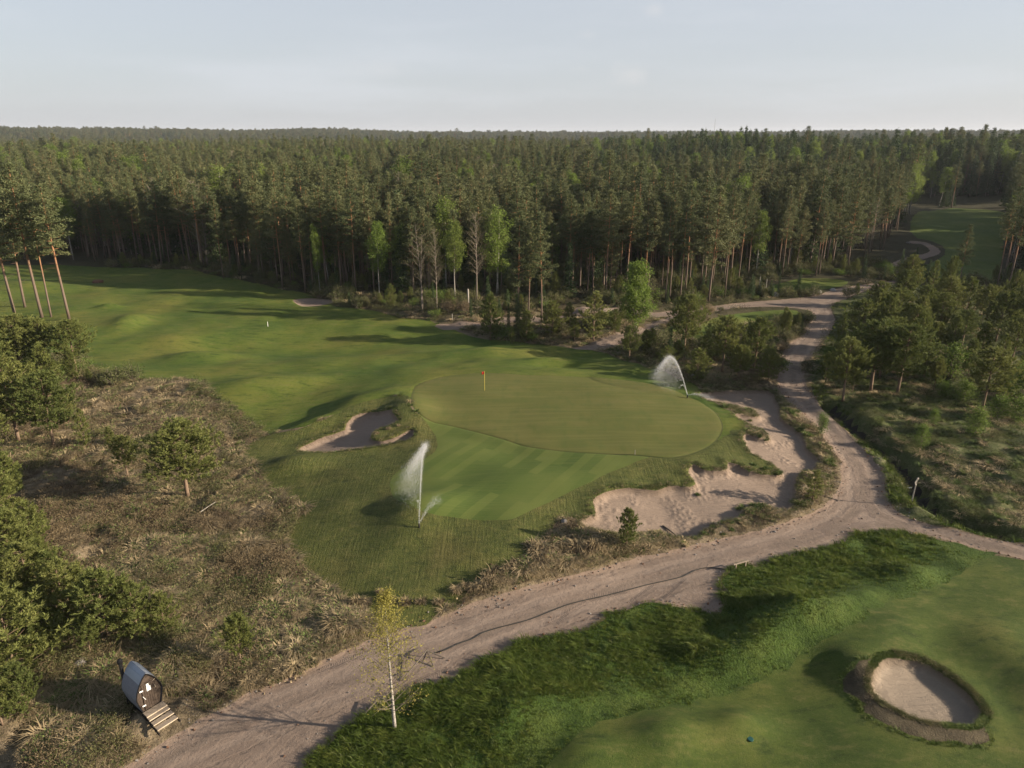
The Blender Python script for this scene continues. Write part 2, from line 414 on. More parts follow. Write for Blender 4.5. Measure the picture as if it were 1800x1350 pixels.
# ------------------------------------------------------------------ node helpers
class NT:
    def __init__(s, name, rough=0.9):
        s.mat = bpy.data.materials.new(name)
        s.mat.use_nodes = True
        s.t = s.mat.node_tree
        s.n, s.l = s.t.nodes, s.t.links
        s.bsdf = s.n['Principled BSDF']
        s.bsdf.inputs['Roughness'].default_value = rough
        s.bsdf.inputs['Specular IOR Level'].default_value = 0.15
        s._pos = None
    def set(s, inp, v):
        if isinstance(v, bpy.types.NodeSocket): s.l.new(v, inp)
        elif isinstance(v, (tuple, list)) and len(v) == 3 and inp.type == 'RGBA': inp.default_value = (*v, 1)
        else: inp.default_value = v
    def pos(s):
        if s._pos is None:
            g = s.n.new('ShaderNodeNewGeometry'); s._pos = g.outputs['Position']; s.geo = g
        return s._pos
    def attr(s, name):
        a = s.n.new('ShaderNodeAttribute'); a.attribute_name = name; return a.outputs['Fac']
    def rand(s):
        return s.n.new('ShaderNodeObjectInfo').outputs['Random']
    def map(s, sc=(1, 1, 1), rot=(0, 0, 0), v=None, loc=(0, 0, 0)):
        m = s.n.new('ShaderNodeMapping'); s.set(m.inputs['Vector'], v if v is not None else s.pos())
        m.inputs['Scale'].default_value = sc; m.inputs['Rotation'].default_value = rot; m.inputs['Location'].default_value = loc
        return m.outputs['Vector']
    def noise(s, scale, detail=3, rough=.55, v=None, dist=0):
        m = s.n.new('ShaderNodeTexNoise'); s.set(m.inputs['Vector'], v if v is not None else s.pos())
        m.inputs['Scale'].default_value = scale; m.inputs['Detail'].default_value = detail; m.inputs['Roughness'].default_value = rough
        m.inputs['Distortion'].default_value = dist
        return m.outputs['Fac']
    def ramp(s, f, stops):
        r = s.n.new('ShaderNodeValToRGB'); s.set(r.inputs['Fac'], f)
        e = r.color_ramp.elements
        while len(e) < len(stops): e.new(0.5)
        for i, (p, c) in enumerate(stops):
            e[i].position = p; e[i].color = (*c, 1) if hasattr(c, '__len__') else (c, c, c, 1)
        return r.outputs['Color']
    def mix(s, f, a, b, mode='MIX'):
        m = s.n.new('ShaderNodeMix'); m.data_type = 'RGBA'; m.blend_type = mode
        s.set(m.inputs['Factor'], f); s.set(m.inputs['A'], a); s.set(m.inputs['B'], b)
        return m.outputs['Result']
    def math(s, op, a, b=0.0, c=None):
        m = s.n.new('ShaderNodeMath'); m.operation = op
        s.set(m.inputs[0], a); s.set(m.inputs[1], b)
        if c is not None: s.set(m.inputs[2], c)
        return m.outputs[0]
    def rng(s, f, a, b, c=0., d=1., sm=True):
        m = s.n.new('ShaderNodeMapRange'); m.interpolation_type = 'SMOOTHSTEP' if sm else 'LINEAR'
        s.set(m.inputs['Value'], f)
        for k, v in zip(('From Min', 'From Max', 'To Min', 'To Max'), (a, b, c, d)): m.inputs[k].default_value = v
        return m.outputs['Result']
    def bump(s, h, dist, strength=1.0):
        b = s.n.new('ShaderNodeBump'); s.set(b.inputs['Height'], h); b.inputs['Distance'].default_value = dist; b.inputs['Strength'].default_value = strength
        s.l.new(b.outputs['Normal'], s.bsdf.inputs['Normal'])
    def col(s, c):
        s.set(s.bsdf.inputs['Base Color'], c); return s.mat

def plain(name, c, rough=.8, var=.25, scale=8, bump=0.0):
    t = NT(name, rough)
    n = t.noise(scale, 4)
    t.col(t.mix(n, tuple(x * (1 - var) for x in c), tuple(x * (1 + var) for x in c)))
    if bump: t.bump(n, bump)
    return t.mat

def leafy(name, cols, trans=.25, patch=.5):
    """foliage: colour varies per tree and in clumps, some light passes through the leaves"""
    t = NT(name, .75)
    t.bsdf.inputs['Specular IOR Level'].default_value = 0.2
    n = t.noise(patch, 2)
    r = t.rand()
    f = t.math('ADD', t.math('MULTIPLY', n, .9), t.math('MULTIPLY', r, .7))
    c = t.ramp(t.math('MULTIPLY', f, .62), [(0.15, cols[0]), (0.5, cols[1]), (0.85, cols[2])])
    t.col(c)
    out = t.n['Material Output']
    tr = t.n.new('ShaderNodeBsdfTranslucent')
    t.l.new(c, tr.inputs['Color'])
    ms = t.n.new('ShaderNodeMixShader'); ms.inputs['Fac'].default_value = trans
    t.l.new(t.bsdf.outputs['BSDF'], ms.inputs[1]); t.l.new(tr.outputs['BSDF'], ms.inputs[2])
    t.l.new(ms.outputs['Shader'], out.inputs['Surface'])
    return t.mat

# ------------------------------------------------------------------ ground materials
def m_road():
    t = NT('gravel', .95)
    e = t.attr('edge')
    big = t.noise(.35, 4, .6)
    mid = t.noise(3.0, 5, .7)
    fine = t.noise(22, 3, .7)
    base = t.ramp(big, [(.3, (.150, .110, .086)), (.5, (.196, .146, .112)), (.7, (.245, .185, .142))])
    base = t.mix(t.rng(mid, .5, .75, 0, .45), base, (.15, .12, .10))
    # wheel streaks run parallel to the road's edge
    comb = t.n.new('ShaderNodeCombineXYZ'); t.set(comb.inputs['X'], t.math('ADD', t.math('MULTIPLY', e, 2.6), t.math('MULTIPLY', big, 3.0))); 
    sx = t.n.new('ShaderNodeSeparateXYZ'); t.set(sx.inputs[0], t.pos())
    t.set(comb.inputs['Y'], t.math('MULTIPLY', sx.outputs['X'], .16)); t.set(comb.inputs['Z'], t.math('MULTIPLY', sx.outputs['Y'], .16))
    st = t.noise(1.0, 4, .6, comb.outputs[0])
    base = t.mix(t.rng(st, .45, .7, 0, .4), base, (.24, .19, .152))
    base = t.mix(t.rng(st, .48, .3, 0, .5), base, (.15, .12, .105))
    damp = t.noise(.8, 5, .65, t.map((1, 1.8, 1), (0, 0, -.35)))
    base = t.mix(t.rng(damp, .52, .66, 0, .55), base, (.105, .080, .068))
    base = t.mix(t.rng(damp, .46, .34, 0, .5), base, (.27, .215, .172))
    lane = t.math('ADD', t.attr('lane'), t.math('MULTIPLY', t.math('SUBTRACT', t.noise(.5, 3, .5), .5), .9))
    rut = t.math('MULTIPLY', t.rng(t.math('ABSOLUTE', t.math('SUBTRACT', lane, .85)), .42, .08), t.rng(damp, .30, .60, .35, 1.0))
    rut2 = t.math('MULTIPLY', t.rng(t.math('ABSOLUTE', t.math('SUBTRACT', lane, 1.75)), .16, .03), t.rng(mid, .4, .6))
    base = t.mix(t.math('MULTIPLY', rut, .55), base, (.275, .215, .170))
    base = t.mix(t.math('MULTIPLY', rut2, .6), base, (.10, .078, .063))
    base = t.mix(t.math('MULTIPLY', t.rng(lane, .38, .05), .45), base, (.115, .09, .07))
    peb = t.n.new('ShaderNodeTexVoronoi'); t.set(peb.inputs['Vector'], t.pos()); peb.inputs['Scale'].default_value = 7.0
    base = t.mix(t.rng(peb.outputs['Distance'], .16, .06, 0, .5), base, (.075, .062, .052))
    base = t.mix(t.rng(e, .7, 0, 0, .6), base, (.20, .14, .10))
    base = t.mix(t.rng(fine, .35, .7, 0, .5), base, t.mix(fine, (.09, .075, .062), (.30, .25, .205)))
    t.bump(t.math('ADD', t.math('SUBTRACT', t.math('MULTIPLY', st, .7), t.math('MULTIPLY', t.math('ADD', rut, rut2), .35)), t.math('ADD', t.math('MULTIPLY', mid, .7), t.math('MULTIPLY', fine, .35))), .10, .8)
    return t.col(base)
def m_sand(name, a, b, ripple=1.0, foot=1.0):
    t = NT(name, .95)
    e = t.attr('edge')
    big = t.noise(.5, 4)
    base = t.mix(big, a, b)
    ft = t.n.new('ShaderNodeTexVoronoi'); ft.feature = 'SMOOTH_F1'; t.set(ft.inputs['Vector'], t.pos()); ft.inputs['Scale'].default_value = 2.6; ft.inputs['Smoothness'].default_value = .6
    rp = t.noise(1.0, 4, .6, t.map((.9, 5.5, 1), (0, 0, .8)))
    fine = t.noise(14, 4, .7)
    base = t.mix(t.rng(fine, .3, .7, 0, .25), base, tuple(x * .62 for x in a))
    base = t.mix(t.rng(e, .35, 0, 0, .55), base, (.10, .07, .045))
    pm = t.rng(t.noise(.33, 2), .42, .62)
    hgt = t.math('ADD', t.math('MULTIPLY', t.math('MULTIPLY', ft.outputs['Distance'], pm), foot), t.math('ADD', t.math('MULTIPLY', rp, ripple), t.math('MULTIPLY', fine, .35)))
    t.bump(hgt, .16, .9)
    return t.col(base)
def m_green():
    t = NT('putting_turf', .85)
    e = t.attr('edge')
    n1 = t.noise(.16, 3, .6); n2 = t.noise(1.1, 4, .6, t.map((1, .35, 1), (0, 0, .12))); n3 = t.noise(30, 2, .6)
    c = t.ramp(n1, [(.3, (.078, .091, .022)), (.52, (.094, .100, .026)), (.7, (.122, .115, .036))])
    c = t.mix(t.rng(n2, .48, .72, 0, .7), c, (.066, .088, .020))
    c = t.mix(t.rng(n3, .4, .8, 0, .3), c, (.17, .15, .05))
    mow = t.noise(1.0, 2, .5, t.map((.12, 2.2, 1), (0, 0, .5))); mow2 = t.noise(1.0, 2, .5, t.map((.12, 2.2, 1), (0, 0, -.9)))
    c = t.mix(t.rng(mow, .45, .62, 0, .35), c, (.075, .098, .024)); c = t.mix(t.rng(mow2, .45, .62, 0, .25), c, (.150, .138, .048))
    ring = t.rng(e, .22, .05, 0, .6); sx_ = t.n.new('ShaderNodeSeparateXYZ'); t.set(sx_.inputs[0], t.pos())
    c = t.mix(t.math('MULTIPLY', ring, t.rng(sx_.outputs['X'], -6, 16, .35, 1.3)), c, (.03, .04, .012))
    t.bump(n3, .02, .6)
    return t.col(c)
def m_apron():
    t = NT('sod_turf', .85)
    # rolls of sod laid side by side, each its own shade
    v = t.map((1, 1, 1), (0, 0, -1.03))
    b = t.n.new('ShaderNodeTexBrick'); t.set(b.inputs['Vector'], v)
    b.offset = .37; b.offset_frequency = 3; b.squash = 1.0
    b.inputs['Color1'].default_value = (0, 0, 0, 1); b.inputs['Color2'].default_value = (1, 1, 1, 1); b.inputs['Mortar'].default_value = (.3, .3, .3, 1)
    b.inputs['Scale'].default_value = 1.0; b.inputs['Mortar Size'].default_value = .012; b.inputs['Brick Width'].default_value = 7.0; b.inputs['Row Height'].default_value = .85
    patch = t.noise(.16, 2, .5)
    f = t.math('ADD', t.math('MULTIPLY', b.outputs['Color'], .36), t.math('MULTIPLY', patch, .9))
    c = t.ramp(f, [(.3, (.052, .084, .017)), (.55, (.072, .104, .022)), (.8, (.105, .130, .031))])
    st = t.noise(1.0, 3, .6, t.map((.35, 9, 1), (0, 0, -1.03)))
    c = t.mix(t.rng(st, .4, .75, 0, .4), c, (.12, .135, .04))
    n3 = t.noise(26, 2, .6)
    c = t.mix(t.rng(n3, .4, .8, 0, .35), c, (.035, .055, .012))
    t.bump(t.math('ADD', n3, t.math('MULTIPLY', b.outputs['Color'], .3)), .03, .7)
    return t.col(c)
def m_turf(name, cols, dry, dk, scale=.12, rough=.35, bmp=.05, aniso=None, fs=16, lines=0):
    t = NT(name, .9)
    e = t.attr('edge')
    n1 = t.noise(scale, 4, .6); n2 = t.noise(.9, 4, .65, t.map(aniso[0], aniso[1]) if aniso else None); n3 = t.noise(fs, 3, .7)
    c = t.ramp(n1, [(.32, cols[0]), (.5, cols[1]), (.68, cols[2])])
    c = t.mix(t.rng(n2, .5, .78, 0, rough), c, dry)
    c = t.mix(t.rng(n2, .5, .25, 0, rough * 1.3), c, dk)
    n4 = t.noise(3.2, 3, .65)
    c = t.mix(t.rng(n4, .52, .7, 0, .4), c, dk)
    c = t.mix(t.rng(n4, .48, .3, 0, .25), c, dry)
    c = t.mix(t.rng(n3, .45, .8, 0, .45), c, dk)
    c = t.mix(t.rng(n3, .5, .2, 0, .3), c, dry)
    c = t.mix(t.rng(e, .4, .0, 0, .2), c, dk)
    hh = t.math('ADD', n3, t.math('MULTIPLY', n2, 1.5))
    if lines:
        dl = t.noise(1.0, 3, .6, t.map((6.5, .6, 1), (0, 0, .12), loc=(3, 1, 0)))
        c = t.mix(t.rng(dl, .50, .66, 0, lines), c, dry); c = t.mix(t.rng(dl, .48, .34, 0, lines), c, dk); hh = t.math('ADD', hh, t.math('MULTIPLY', dl, .8))
    t.bump(hh, bmp, .8)
    return t.col(c)
M = {}
M['road'] = m_road()
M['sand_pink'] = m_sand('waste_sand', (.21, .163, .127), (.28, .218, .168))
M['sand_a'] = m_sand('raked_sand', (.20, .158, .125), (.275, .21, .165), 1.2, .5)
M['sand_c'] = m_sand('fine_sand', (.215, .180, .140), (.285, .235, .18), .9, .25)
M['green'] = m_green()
M['apron'] = m_apron()
M['fairway'] = m_turf('fairway_turf', ((.050, .088, .014), (.086, .116, .019), (.134, .138, .028)), (.145, .132, .045), (.030, .052, .011), .085, .65, .05, ((.5, 1.6, 1), (0, 0, .1)))
M['low_fairway'] = m_turf('mown_turf', ((.034, .058, .011), (.052, .076, .014), (.086, .098, .022)), (.125, .118, .04), (.022, .040, .009), .2, .7, .07, ((.7, 1.6, 1), (0, 0, -.6)))
M['far_fairway'] = m_turf('far_turf', ((.05, .08, .014), (.07, .10, .016), (.10, .12, .022)), (.13, .14, .04), (.035, .06, .012), .05, .4, .04)
M['slope'] = m_turf('rough_turf', ((.058, .072, .018), (.078, .090, .023), (.112, .106, .032)), (.16, .14, .052), (.028, .040, .012), .16, .6, .12, ((1, 1.8, 1), (0, 0, .1)), 11, .13)
M['lush'] = m_turf('long_grass_ground', ((.034, .062, .010), (.050, .084, .014), (.074, .100, .020)), (.06, .085, .018), (.012, .024, .005), .3, .5, .15, None, 9)
M['bank'] = m_turf('bare_bank', ((.055, .044, .028), (.08, .065, .04), (.11, .09, .055)), (.17, .145, .09), (.035, .03, .018), .8, .6, .12, None, 12)
M['meadow'] = m_turf('meadow_ground', ((.040, .056, .018), (.066, .082, .026), (.100, .104, .042)), (.19, .165, .10), (.018, .02, .010), .25, .7, .15, None, 7)
M['ditch'] = plain('wet_peat', (.018, .014, .011), .6, .4, 6, .08)
def m_heath():
    t = NT('heath_ground', .95)
    n1 = t.noise(.35, 4, .65); n2 = t.noise(2.4, 4, .7); n3 = t.noise(11, 3, .7)
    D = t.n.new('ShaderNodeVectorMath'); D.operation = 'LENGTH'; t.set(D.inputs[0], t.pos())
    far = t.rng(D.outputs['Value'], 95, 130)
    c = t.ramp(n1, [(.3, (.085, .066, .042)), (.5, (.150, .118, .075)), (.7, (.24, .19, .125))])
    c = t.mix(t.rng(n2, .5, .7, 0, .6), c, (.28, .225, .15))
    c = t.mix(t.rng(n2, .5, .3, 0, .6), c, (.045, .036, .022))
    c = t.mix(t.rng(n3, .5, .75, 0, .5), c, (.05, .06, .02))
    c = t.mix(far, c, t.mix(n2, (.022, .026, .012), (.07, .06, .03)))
    t.bump(t.math('ADD', t.math('MULTIPLY', n2, 2), n3), .12, .8)
    return t.col(c)
M['heath'] = m_heath()

# ------------------------------------------------------------------ ground: one triangulation, cut along every outline
LANES = [[(230,1360),(300,1330),(500,1240),(700,1165),(900,1095),(1100,1030),(1300,975),(1440,935),(1510,890),(1512,830),(1485,785),(1440,728),(1400,685),(1398,640),(1420,600),(1442,560),(1470,528),(1530,505)], [(1380,960),(1440,945),(1540,922),(1640,940),(1800,974),(1900,1000)], [(1512,860),(1540,905),(1600,925)], [(1460,532),(1400,535),(1300,537),(1200,547)]]
def build_ground():
    pts = []
    rg = np.random.RandomState(3)
    k = .0068
    r = 17.0
    while r < 720:
        n = int(1.56 / k)
        a = -0.78 + (np.arange(n) + (rg.rand(n) * .8)) * 1.56 / n
        rr = r * (1 + k * (rg.rand(n) - .5) * .9)
        pts.append(np.c_[rr * np.sin(a), rr * np.cos(a)])
        r *= 1 + k * .95
    r = 720
    while r < 9000:
        n = int(1.8 / .03); a = -0.9 + (np.arange(n) + rg.rand(n) * .7) * 1.8 / n
        pts.append(np.c_[r * np.sin(a), r * np.cos(a)]); r *= 1.03
    r = 6.0
    while r < 9000:                       # ground behind and beside the camera
        n = 70; a = .86 + (np.arange(n) + rg.rand(n) * .5) * (2 * math.pi - 1.72) / n
        pts.append(np.c_[r * np.sin(a), r * np.cos(a)]); r *= 1.09
    r = 2.0
    while r < 17:
        n = 60; a = -.85 + np.arange(n) * 1.7 / n
        pts.append(np.c_[r * np.sin(a), r * np.cos(a)]); r *= 1.1
    P = np.vstack(pts)
    # extra points in bands along steep outlines
    for kk in ('bunker_a', 'bunker_b', 'bunker_c', 'green', 'road'):
        C = ZW[kk]
        nx = np.roll(C, -1, 0) - np.roll(C, 1, 0)
        nrm = np.c_[-nx[:, 1], nx[:, 0]] / (np.hypot(nx[:, 0], nx[:, 1])[:, None] + 1e-9)
        offs = (-.5, -.2, .2, .5) if kk.startswith('bunker') else (-.15, .15, .35)
        for o in offs: P = np.vstack([P, C + nrm * o])
    V = [Vector(p) for p in P]
    E = []
    for kk, C in ZW.items():
        if kk == 'meadow': continue
        b = len(V); n = len(C)
        V.extend(Vector(p) for p in C)
        E.extend((b + i, b + (i + 1) % n) for i in range(n))
    vo, eo, fo, *_ = delaunay_2d_cdt(V, E, [], 0, 1e-4, False)
    XY = np.array([(v.x, v.y) for v in vo]); F = np.array(fo, dtype=np.int64)
    Z = height(XY[:, 0], XY[:, 1])
    V3 = np.c_[XY, Z]
    global GBVH
    GBVH = BVHTree.FromPolygons([Vector(v) for v in V3], fo, all_triangles=True)
    fn = np.cross(V3[F[:, 1]] - V3[F[:, 0]], V3[F[:, 2]] - V3[F[:, 0]])
    N = np.zeros_like(V3)
    for q in range(3): np.add.at(N, F[:, q], fn)
    N /= np.linalg.norm(N, axis=1)[:, None] + 1e-12
    C = XY[F].mean(1)
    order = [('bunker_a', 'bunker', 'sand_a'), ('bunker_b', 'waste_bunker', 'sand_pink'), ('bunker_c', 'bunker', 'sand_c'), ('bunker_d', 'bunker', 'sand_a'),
             ('bank_c', 'bunker_bank', 'bank'), ('green', 'putting_green', 'green'), ('apron', 'sod_apron', 'apron'), ('road', 'gravel_road', 'road'),
             ('far_path', 'gravel_path', 'road'), ('cross_path', 'gravel_path', 'road'), ('tee_a', 'tee_box', 'fairway'), ('tee_b', 'tee_box', 'fairway'),
             ('slope', 'grass_slope', 'slope'), ('fairway', 'fairway', 'fairway'), ('far_fairway', 'far_fairway', 'far_fairway'),
             ('lush', 'long_grass_ground', 'lush'), ('low_fairway', 'lower_fairway', 'low_fairway')]
    free = np.ones(len(F), bool)
    def emit(sel, name, mat, poly):
        f = F[sel]
        u, inv = np.unique(f, return_inverse=True)
        me = np_mesh(name, V3[u], inv.reshape(-1, 3), M[mat], smooth=True)
        ed = np.clip(segdist(poly, XY[u, 0], XY[u, 1], True, 8), 0, 8) if poly is not None else np.full(len(u), 8.0)
        at_ = me.attributes.new('edge', 'FLOAT', 'POINT'); at_.data.foreach_set('value', ed.astype(np.float32))
        if mat == 'road':
            ln = np.full(len(u), 9.0)
            for L_ in LANES:
                c_ = np.array([at(*p)[:2] for p in L_])
                ln = np.minimum(ln, segdist(catmull(c_, 1.5, False), XY[u, 0], XY[u, 1], False, 9))
            al = me.attributes.new('lane', 'FLOAT', 'POINT'); al.data.foreach_set('value', ln.astype(np.float32))
        me.normals_split_custom_set_from_vertices([tuple(n) for n in N[u]])
        o = link(name, me); o['kind'] = 'structure'
        return o
    for key, name, mat in order:
        sel = free & inside(ZW[key], C[:, 0], C[:, 1])
        free &= ~sel
        if sel.sum(): emit(sel, name, mat, ZW[key])
    dd = segdist(ditch, C[:, 0], C[:, 1], False, 4)
    sel = free & (dd < .62); free &= ~sel; emit(sel, 'ditch', 'ditch', None)
    sel = free & inside(ZW['meadow'], C[:, 0], C[:, 1]); free &= ~sel; emit(sel, 'meadow_ground', 'meadow', ZW['meadow'])
    emit(free, 'ground', 'heath', None)
build_ground()

# ------------------------------------------------------------------ vegetation materials
M['bark_pine'] = None
def m_pinebark():
    t = NT('pine_bark', .9)
    tcn = t.n.new('ShaderNodeTexCoord')
    sx = t.n.new('ShaderNodeSeparateXYZ'); t.set(sx.inputs[0], tcn.outputs['Object'])
    n = t.noise(3, 4, .7, t.map((1, 1, .3), v=tcn.outputs['Object']))
    low = t.mix(n, (.075, .055, .042), (.19, .145, .115))
    high = t.mix(n, (.20, .10, .05), (.36, .19, .10))
    t.bump(n, .03)
    return t.col(t.mix(t.rng(t.math('ADD', sx.outputs['Z'], t.math('MULTIPLY', n, 3)), 6, 11), low, high))
M['bark_pine'] = m_pinebark()
def m_birchbark():
    t = NT('birch_bark', .7)
    tcn = t.n.new('ShaderNodeTexCoord')
    n = t.noise(2.5, 4, .7, t.map((1, 1, 4), v=tcn.outputs['Object']))
    sx = t.n.new('ShaderNodeSeparateXYZ'); t.set(sx.inputs[0], tcn.outputs['Object'])
    c = t.mix(t.rng(n, .50, .62), (.30, .28, .245), (.07, .06, .05))
    return t.col(c)
M['bark_birch'] = m_birchbark()
M['twig'] = plain('birch_twigs', (.15, .125, .10), .9, .3, 6)
M['bark_grey'] = plain('grey_bark', (.20, .17, .14), .9, .4, 5, .02)
M['bark_young'] = plain('young_pine_bark', (.16, .115, .08), .9, .4, 6, .02)
M['pine'] = leafy('pine_needles', [(.062, .082, .036), (.104, .120, .050), (.155, .158, .072)], .22, .2)
M['young'] = leafy('young_pine_needles', [(.084, .110, .032), (.138, .160, .044), (.198, .204, .064)], .28, .9)
M['spruce'] = leafy('spruce_needles', [(.034, .060, .024), (.050, .080, .028), (.080, .105, .036)], .12, .5)
M['birch'] = leafy('birch_leaves', [(.11, .17, .032), (.15, .21, .042), (.20, .24, .06)], .45, .5)
M['birch_dull'] = leafy('alder_buds', [(.105, .105, .05), (.13, .125, .06), (.16, .15, .07)], .3, .5)
M['bud'] = leafy('fresh_birch_buds', [(.20, .19, .045), (.27, .25, .06), (.34, .30, .08)], .4, 1.0)
M['sapling'] = leafy('sapling_leaves', [(.075, .125, .025), (.11, .165, .032), (.15, .20, .045)], .35, 1.2)
M['straw'] = leafy('dry_grass', [(.215, .168, .096), (.345, .272, .158), (.48, .39, .24)], .25, 1.2)
M['heather'] = leafy('heather_twigs', [(.042, .032, .022), (.085, .062, .040), (.14, .108, .068)], .1, 1.5)
M['moss'] = leafy('ground_shrub_leaves', [(.06, .072, .026), (.098, .105, .04), (.16, .15, .062)], .2, 1.2)
M['grass'] = leafy('long_grass_blades', [(.044, .076, .012), (.080, .118, .018), (.150, .172, .036)], .4, .9)
M['sedge'] = leafy('sedge_blades', [(.06, .10, .026), (.10, .142, .038), (.165, .18, .062)], .3, .6)
M['russet'] = leafy('russet_twigs', [(.09, .068, .04), (.14, .108, .06), (.19, .15, .085)], .1, 1.0)

M['roughgrass'] = leafy('rough_grass_blades', [(.080, .090, .024), (.115, .120, .032), (.17, .15, .05)], .4, .35)
NR = np.random.RandomState(11)
def rdirs(n, up=0.0):
    d = NR.normal(size=(n, 3)); d[:, 2] += up
    return d / (np.linalg.norm(d, axis=1)[:, None] + 1e-9)
def blades(C, D, L, Wd):
    """triangles: wide end at C, tip at C + D*L"""
    n = len(C)
    s = np.cross(D, rdirs(n)); s /= np.linalg.norm(s, axis=1)[:, None] + 1e-9
    L = np.asarray(L).reshape(-1, 1) * np.ones((n, 1)); Wd = np.asarray(Wd).reshape(-1, 1) * np.ones((n, 1))
    a = C - s * Wd * .5 + D * L * .15; b = C + s * Wd * .5; c = C + D * L
    V = np.stack([a, b, c], 1).reshape(-1, 3)
    return V, np.arange(3 * n).reshape(-1, 3)
class Tree:
    def __init__(s): s.w = MB(); s.lv = []
    def leaves(s, C, D, L, Wd): s.lv.append(blades(C, D, L, Wd)[0])
    def clump(s, c, r, n, L, Wd, up=.3, flat=.7):
        o = NR.normal(size=(n, 3)) * (r * .5); o[:, 2] *= flat
        D = rdirs(n, up) * .8 + o / (r + 1e-6) * .6
        D /= np.linalg.norm(D, axis=1)[:, None]
        s.leaves(np.asarray(c) + o, D, L * (.6 + .8 * NR.rand(n)), Wd * (.7 + .6 * NR.rand(n)))
    def crown_mesh(s, name, mat):
        V = np.vstack(s.lv); return np_mesh(name, V, np.arange(len(V)).reshape(-1, 3), mat)
    def all_mesh(s, name, bark, mat):
        V = np.vstack(s.lv)
        wv = np.array(s.w.v); tris = []
        for f in s.w.f:
            for i in range(1, len(f) - 1): tris.append((f[0], f[i], f[i + 1]))
        tris = np.array(tris)
        F = np.vstack([tris, np.arange(len(V)).reshape(-1, 3) + len(wv)])
        mi = np.r_[np.zeros(len(tris)), np.ones(len(V) // 3)]
        return np_mesh(name, np.vstack([wv, V]), F, [bark, mat], mi)

def bent_axis(h, bend, n=9):
    ph = NR.rand() * 6.28
    z = np.linspace(0, 1, n)
    a = bend * h
    x = a * (np.sin(z * 3 + ph) - math.sin(ph)) * .3 + a * z ** 2 * math.cos(ph) * .4
    y = a * (np.cos(z * 2.4 + ph) - math.cos(ph)) * .3 + a * z ** 2 * math.sin(ph) * .4
    return np.c_[x, y, z * h]
def along(A, t):
    f = t * (len(A) - 1); i = min(int(f), len(A) - 2); return A[i] * (1 - (f - i)) + A[i + 1] * (f - i)

def tall_pine(h=18, base=.5, rad=2.4, nb=38, dens=1.0, r0=.17, dead=5):
    T = Tree(); A = bent_axis(h, .03)
    T.w.tube([tuple(p) for p in A], [r0 * (1 - .86 * (i / 8) ** 1.1) for i in range(9)], 6)
    for i in range(nb):
        t = base + (1 - base) * (i + NR.rand()) / nb
        u = (t - base) / (1 - base)
        prof = (math.sin(min(1, u * 1.7 + .35) * math.pi * .5) * (1 - u ** 1.35) ** .9 + .10)
        L = rad * prof * (.65 + .6 * NR.rand())
        az = i * 2.4 + NR.rand() * 1.2
        p0 = along(A, t); rise = .15 + .55 * u + NR.normal() * .12
        d = np.array([math.cos(az), math.sin(az), rise]); d /= np.linalg.norm(d)
        p1 = p0 + d * L * .55 + np.array([0, 0, -.06 * L]); p2 = p0 + d * L + np.array([0, 0, .10 * L])
        T.w.tube([tuple(p0), tuple(p1), tuple(p2)], [.045 * (1.2 - u), .03 * (1.2 - u), .008], 3, cap=False)
        m = max(3, int(L * 4.6 * dens))
        for j in range(m):
            s_ = .35 + .65 * (j + NR.rand()) / m
            c = (p0 * (1 - s_) + p2 * s_) + NR.normal(size=3) * np.array([.30, .30, .12]) * L * .40
            r = .26 + .22 * NR.rand()
            T.clump(c, r * 1.25, int(18 + 9 * NR.rand()), .27, .12, .35, .45)
    T.clump(A[-1] - np.array([0, 0, .3]), .6, 40, .32, .12, .8, 1.0)
    for i in range(dead):
        t = base * (.45 + .55 * NR.rand()); az = NR.rand() * 6.28; L = .5 + NR.rand() * 1.1
        p0 = along(A, t)
        T.w.tube([tuple(p0), tuple(p0 + np.array([math.cos(az) * L, math.sin(az) * L, .1 * L]))], [.028, .008], 3, cap=False)
    return T
def young_pine(h=5.5, rad=1.5, base=.1, nb=58, r0=.07):
    T = Tree(); A = bent_axis(h, .02)
    T.w.tube([tuple(p) for p in A], [r0 * (1 - .85 * i / 8) for i in range(9)], 6)
    for i in range(nb):
        t = base + (1 - base) * ((i + NR.rand()) / nb)
        u = (t - base) / (1 - base)
        prof = (min(1, .45 + u * 1.7)) * (1 - u ** 1.8) ** .8 + .12
        L = rad * prof * (.7 + .5 * NR.rand()); az = i * 2.4 + NR.rand()
        p0 = along(A, t); d = np.array([math.cos(az), math.sin(az), .45 + .5 * u]); d /= np.linalg.norm(d)
        p2 = p0 + d * L; p1 = (p0 + p2) / 2 - np.array([0, 0, .08 * L])
        T.w.tube([tuple(p0), tuple(p1), tuple(p2)], [.02, .013, .005], 3, cap=False)
        m = max(4, int(L * 9))
        for j in range(m):
            s_ = .3 + .7 * (j + NR.rand()) / m
            c = p0 * (1 - s_) + p2 * s_ + NR.normal(size=3) * np.array([.26, .26, .10]) * L * .5
            n = 25                               # a bottle-brush shoot pointing up and outwards
            sdv = d * .5 + np.array([0, 0, .9]) + NR.normal(size=3) * .3; sdv /= np.linalg.norm(sdv)
            q = NR.rand(n, 1) * .34
            D = rdirs(n) * .75 + sdv; D /= np.linalg.norm(D, axis=1)[:, None]
            T.leaves(c + sdv * q, D, .16 + .09 * NR.rand(n), .048)
    n = 26
    T.leaves(A[-1] - np.array([0, 0, .25]) + NR.rand(n, 1) * np.array([0, 0, .45]), rdirs(n, 1.0), .15, .04)
    return T
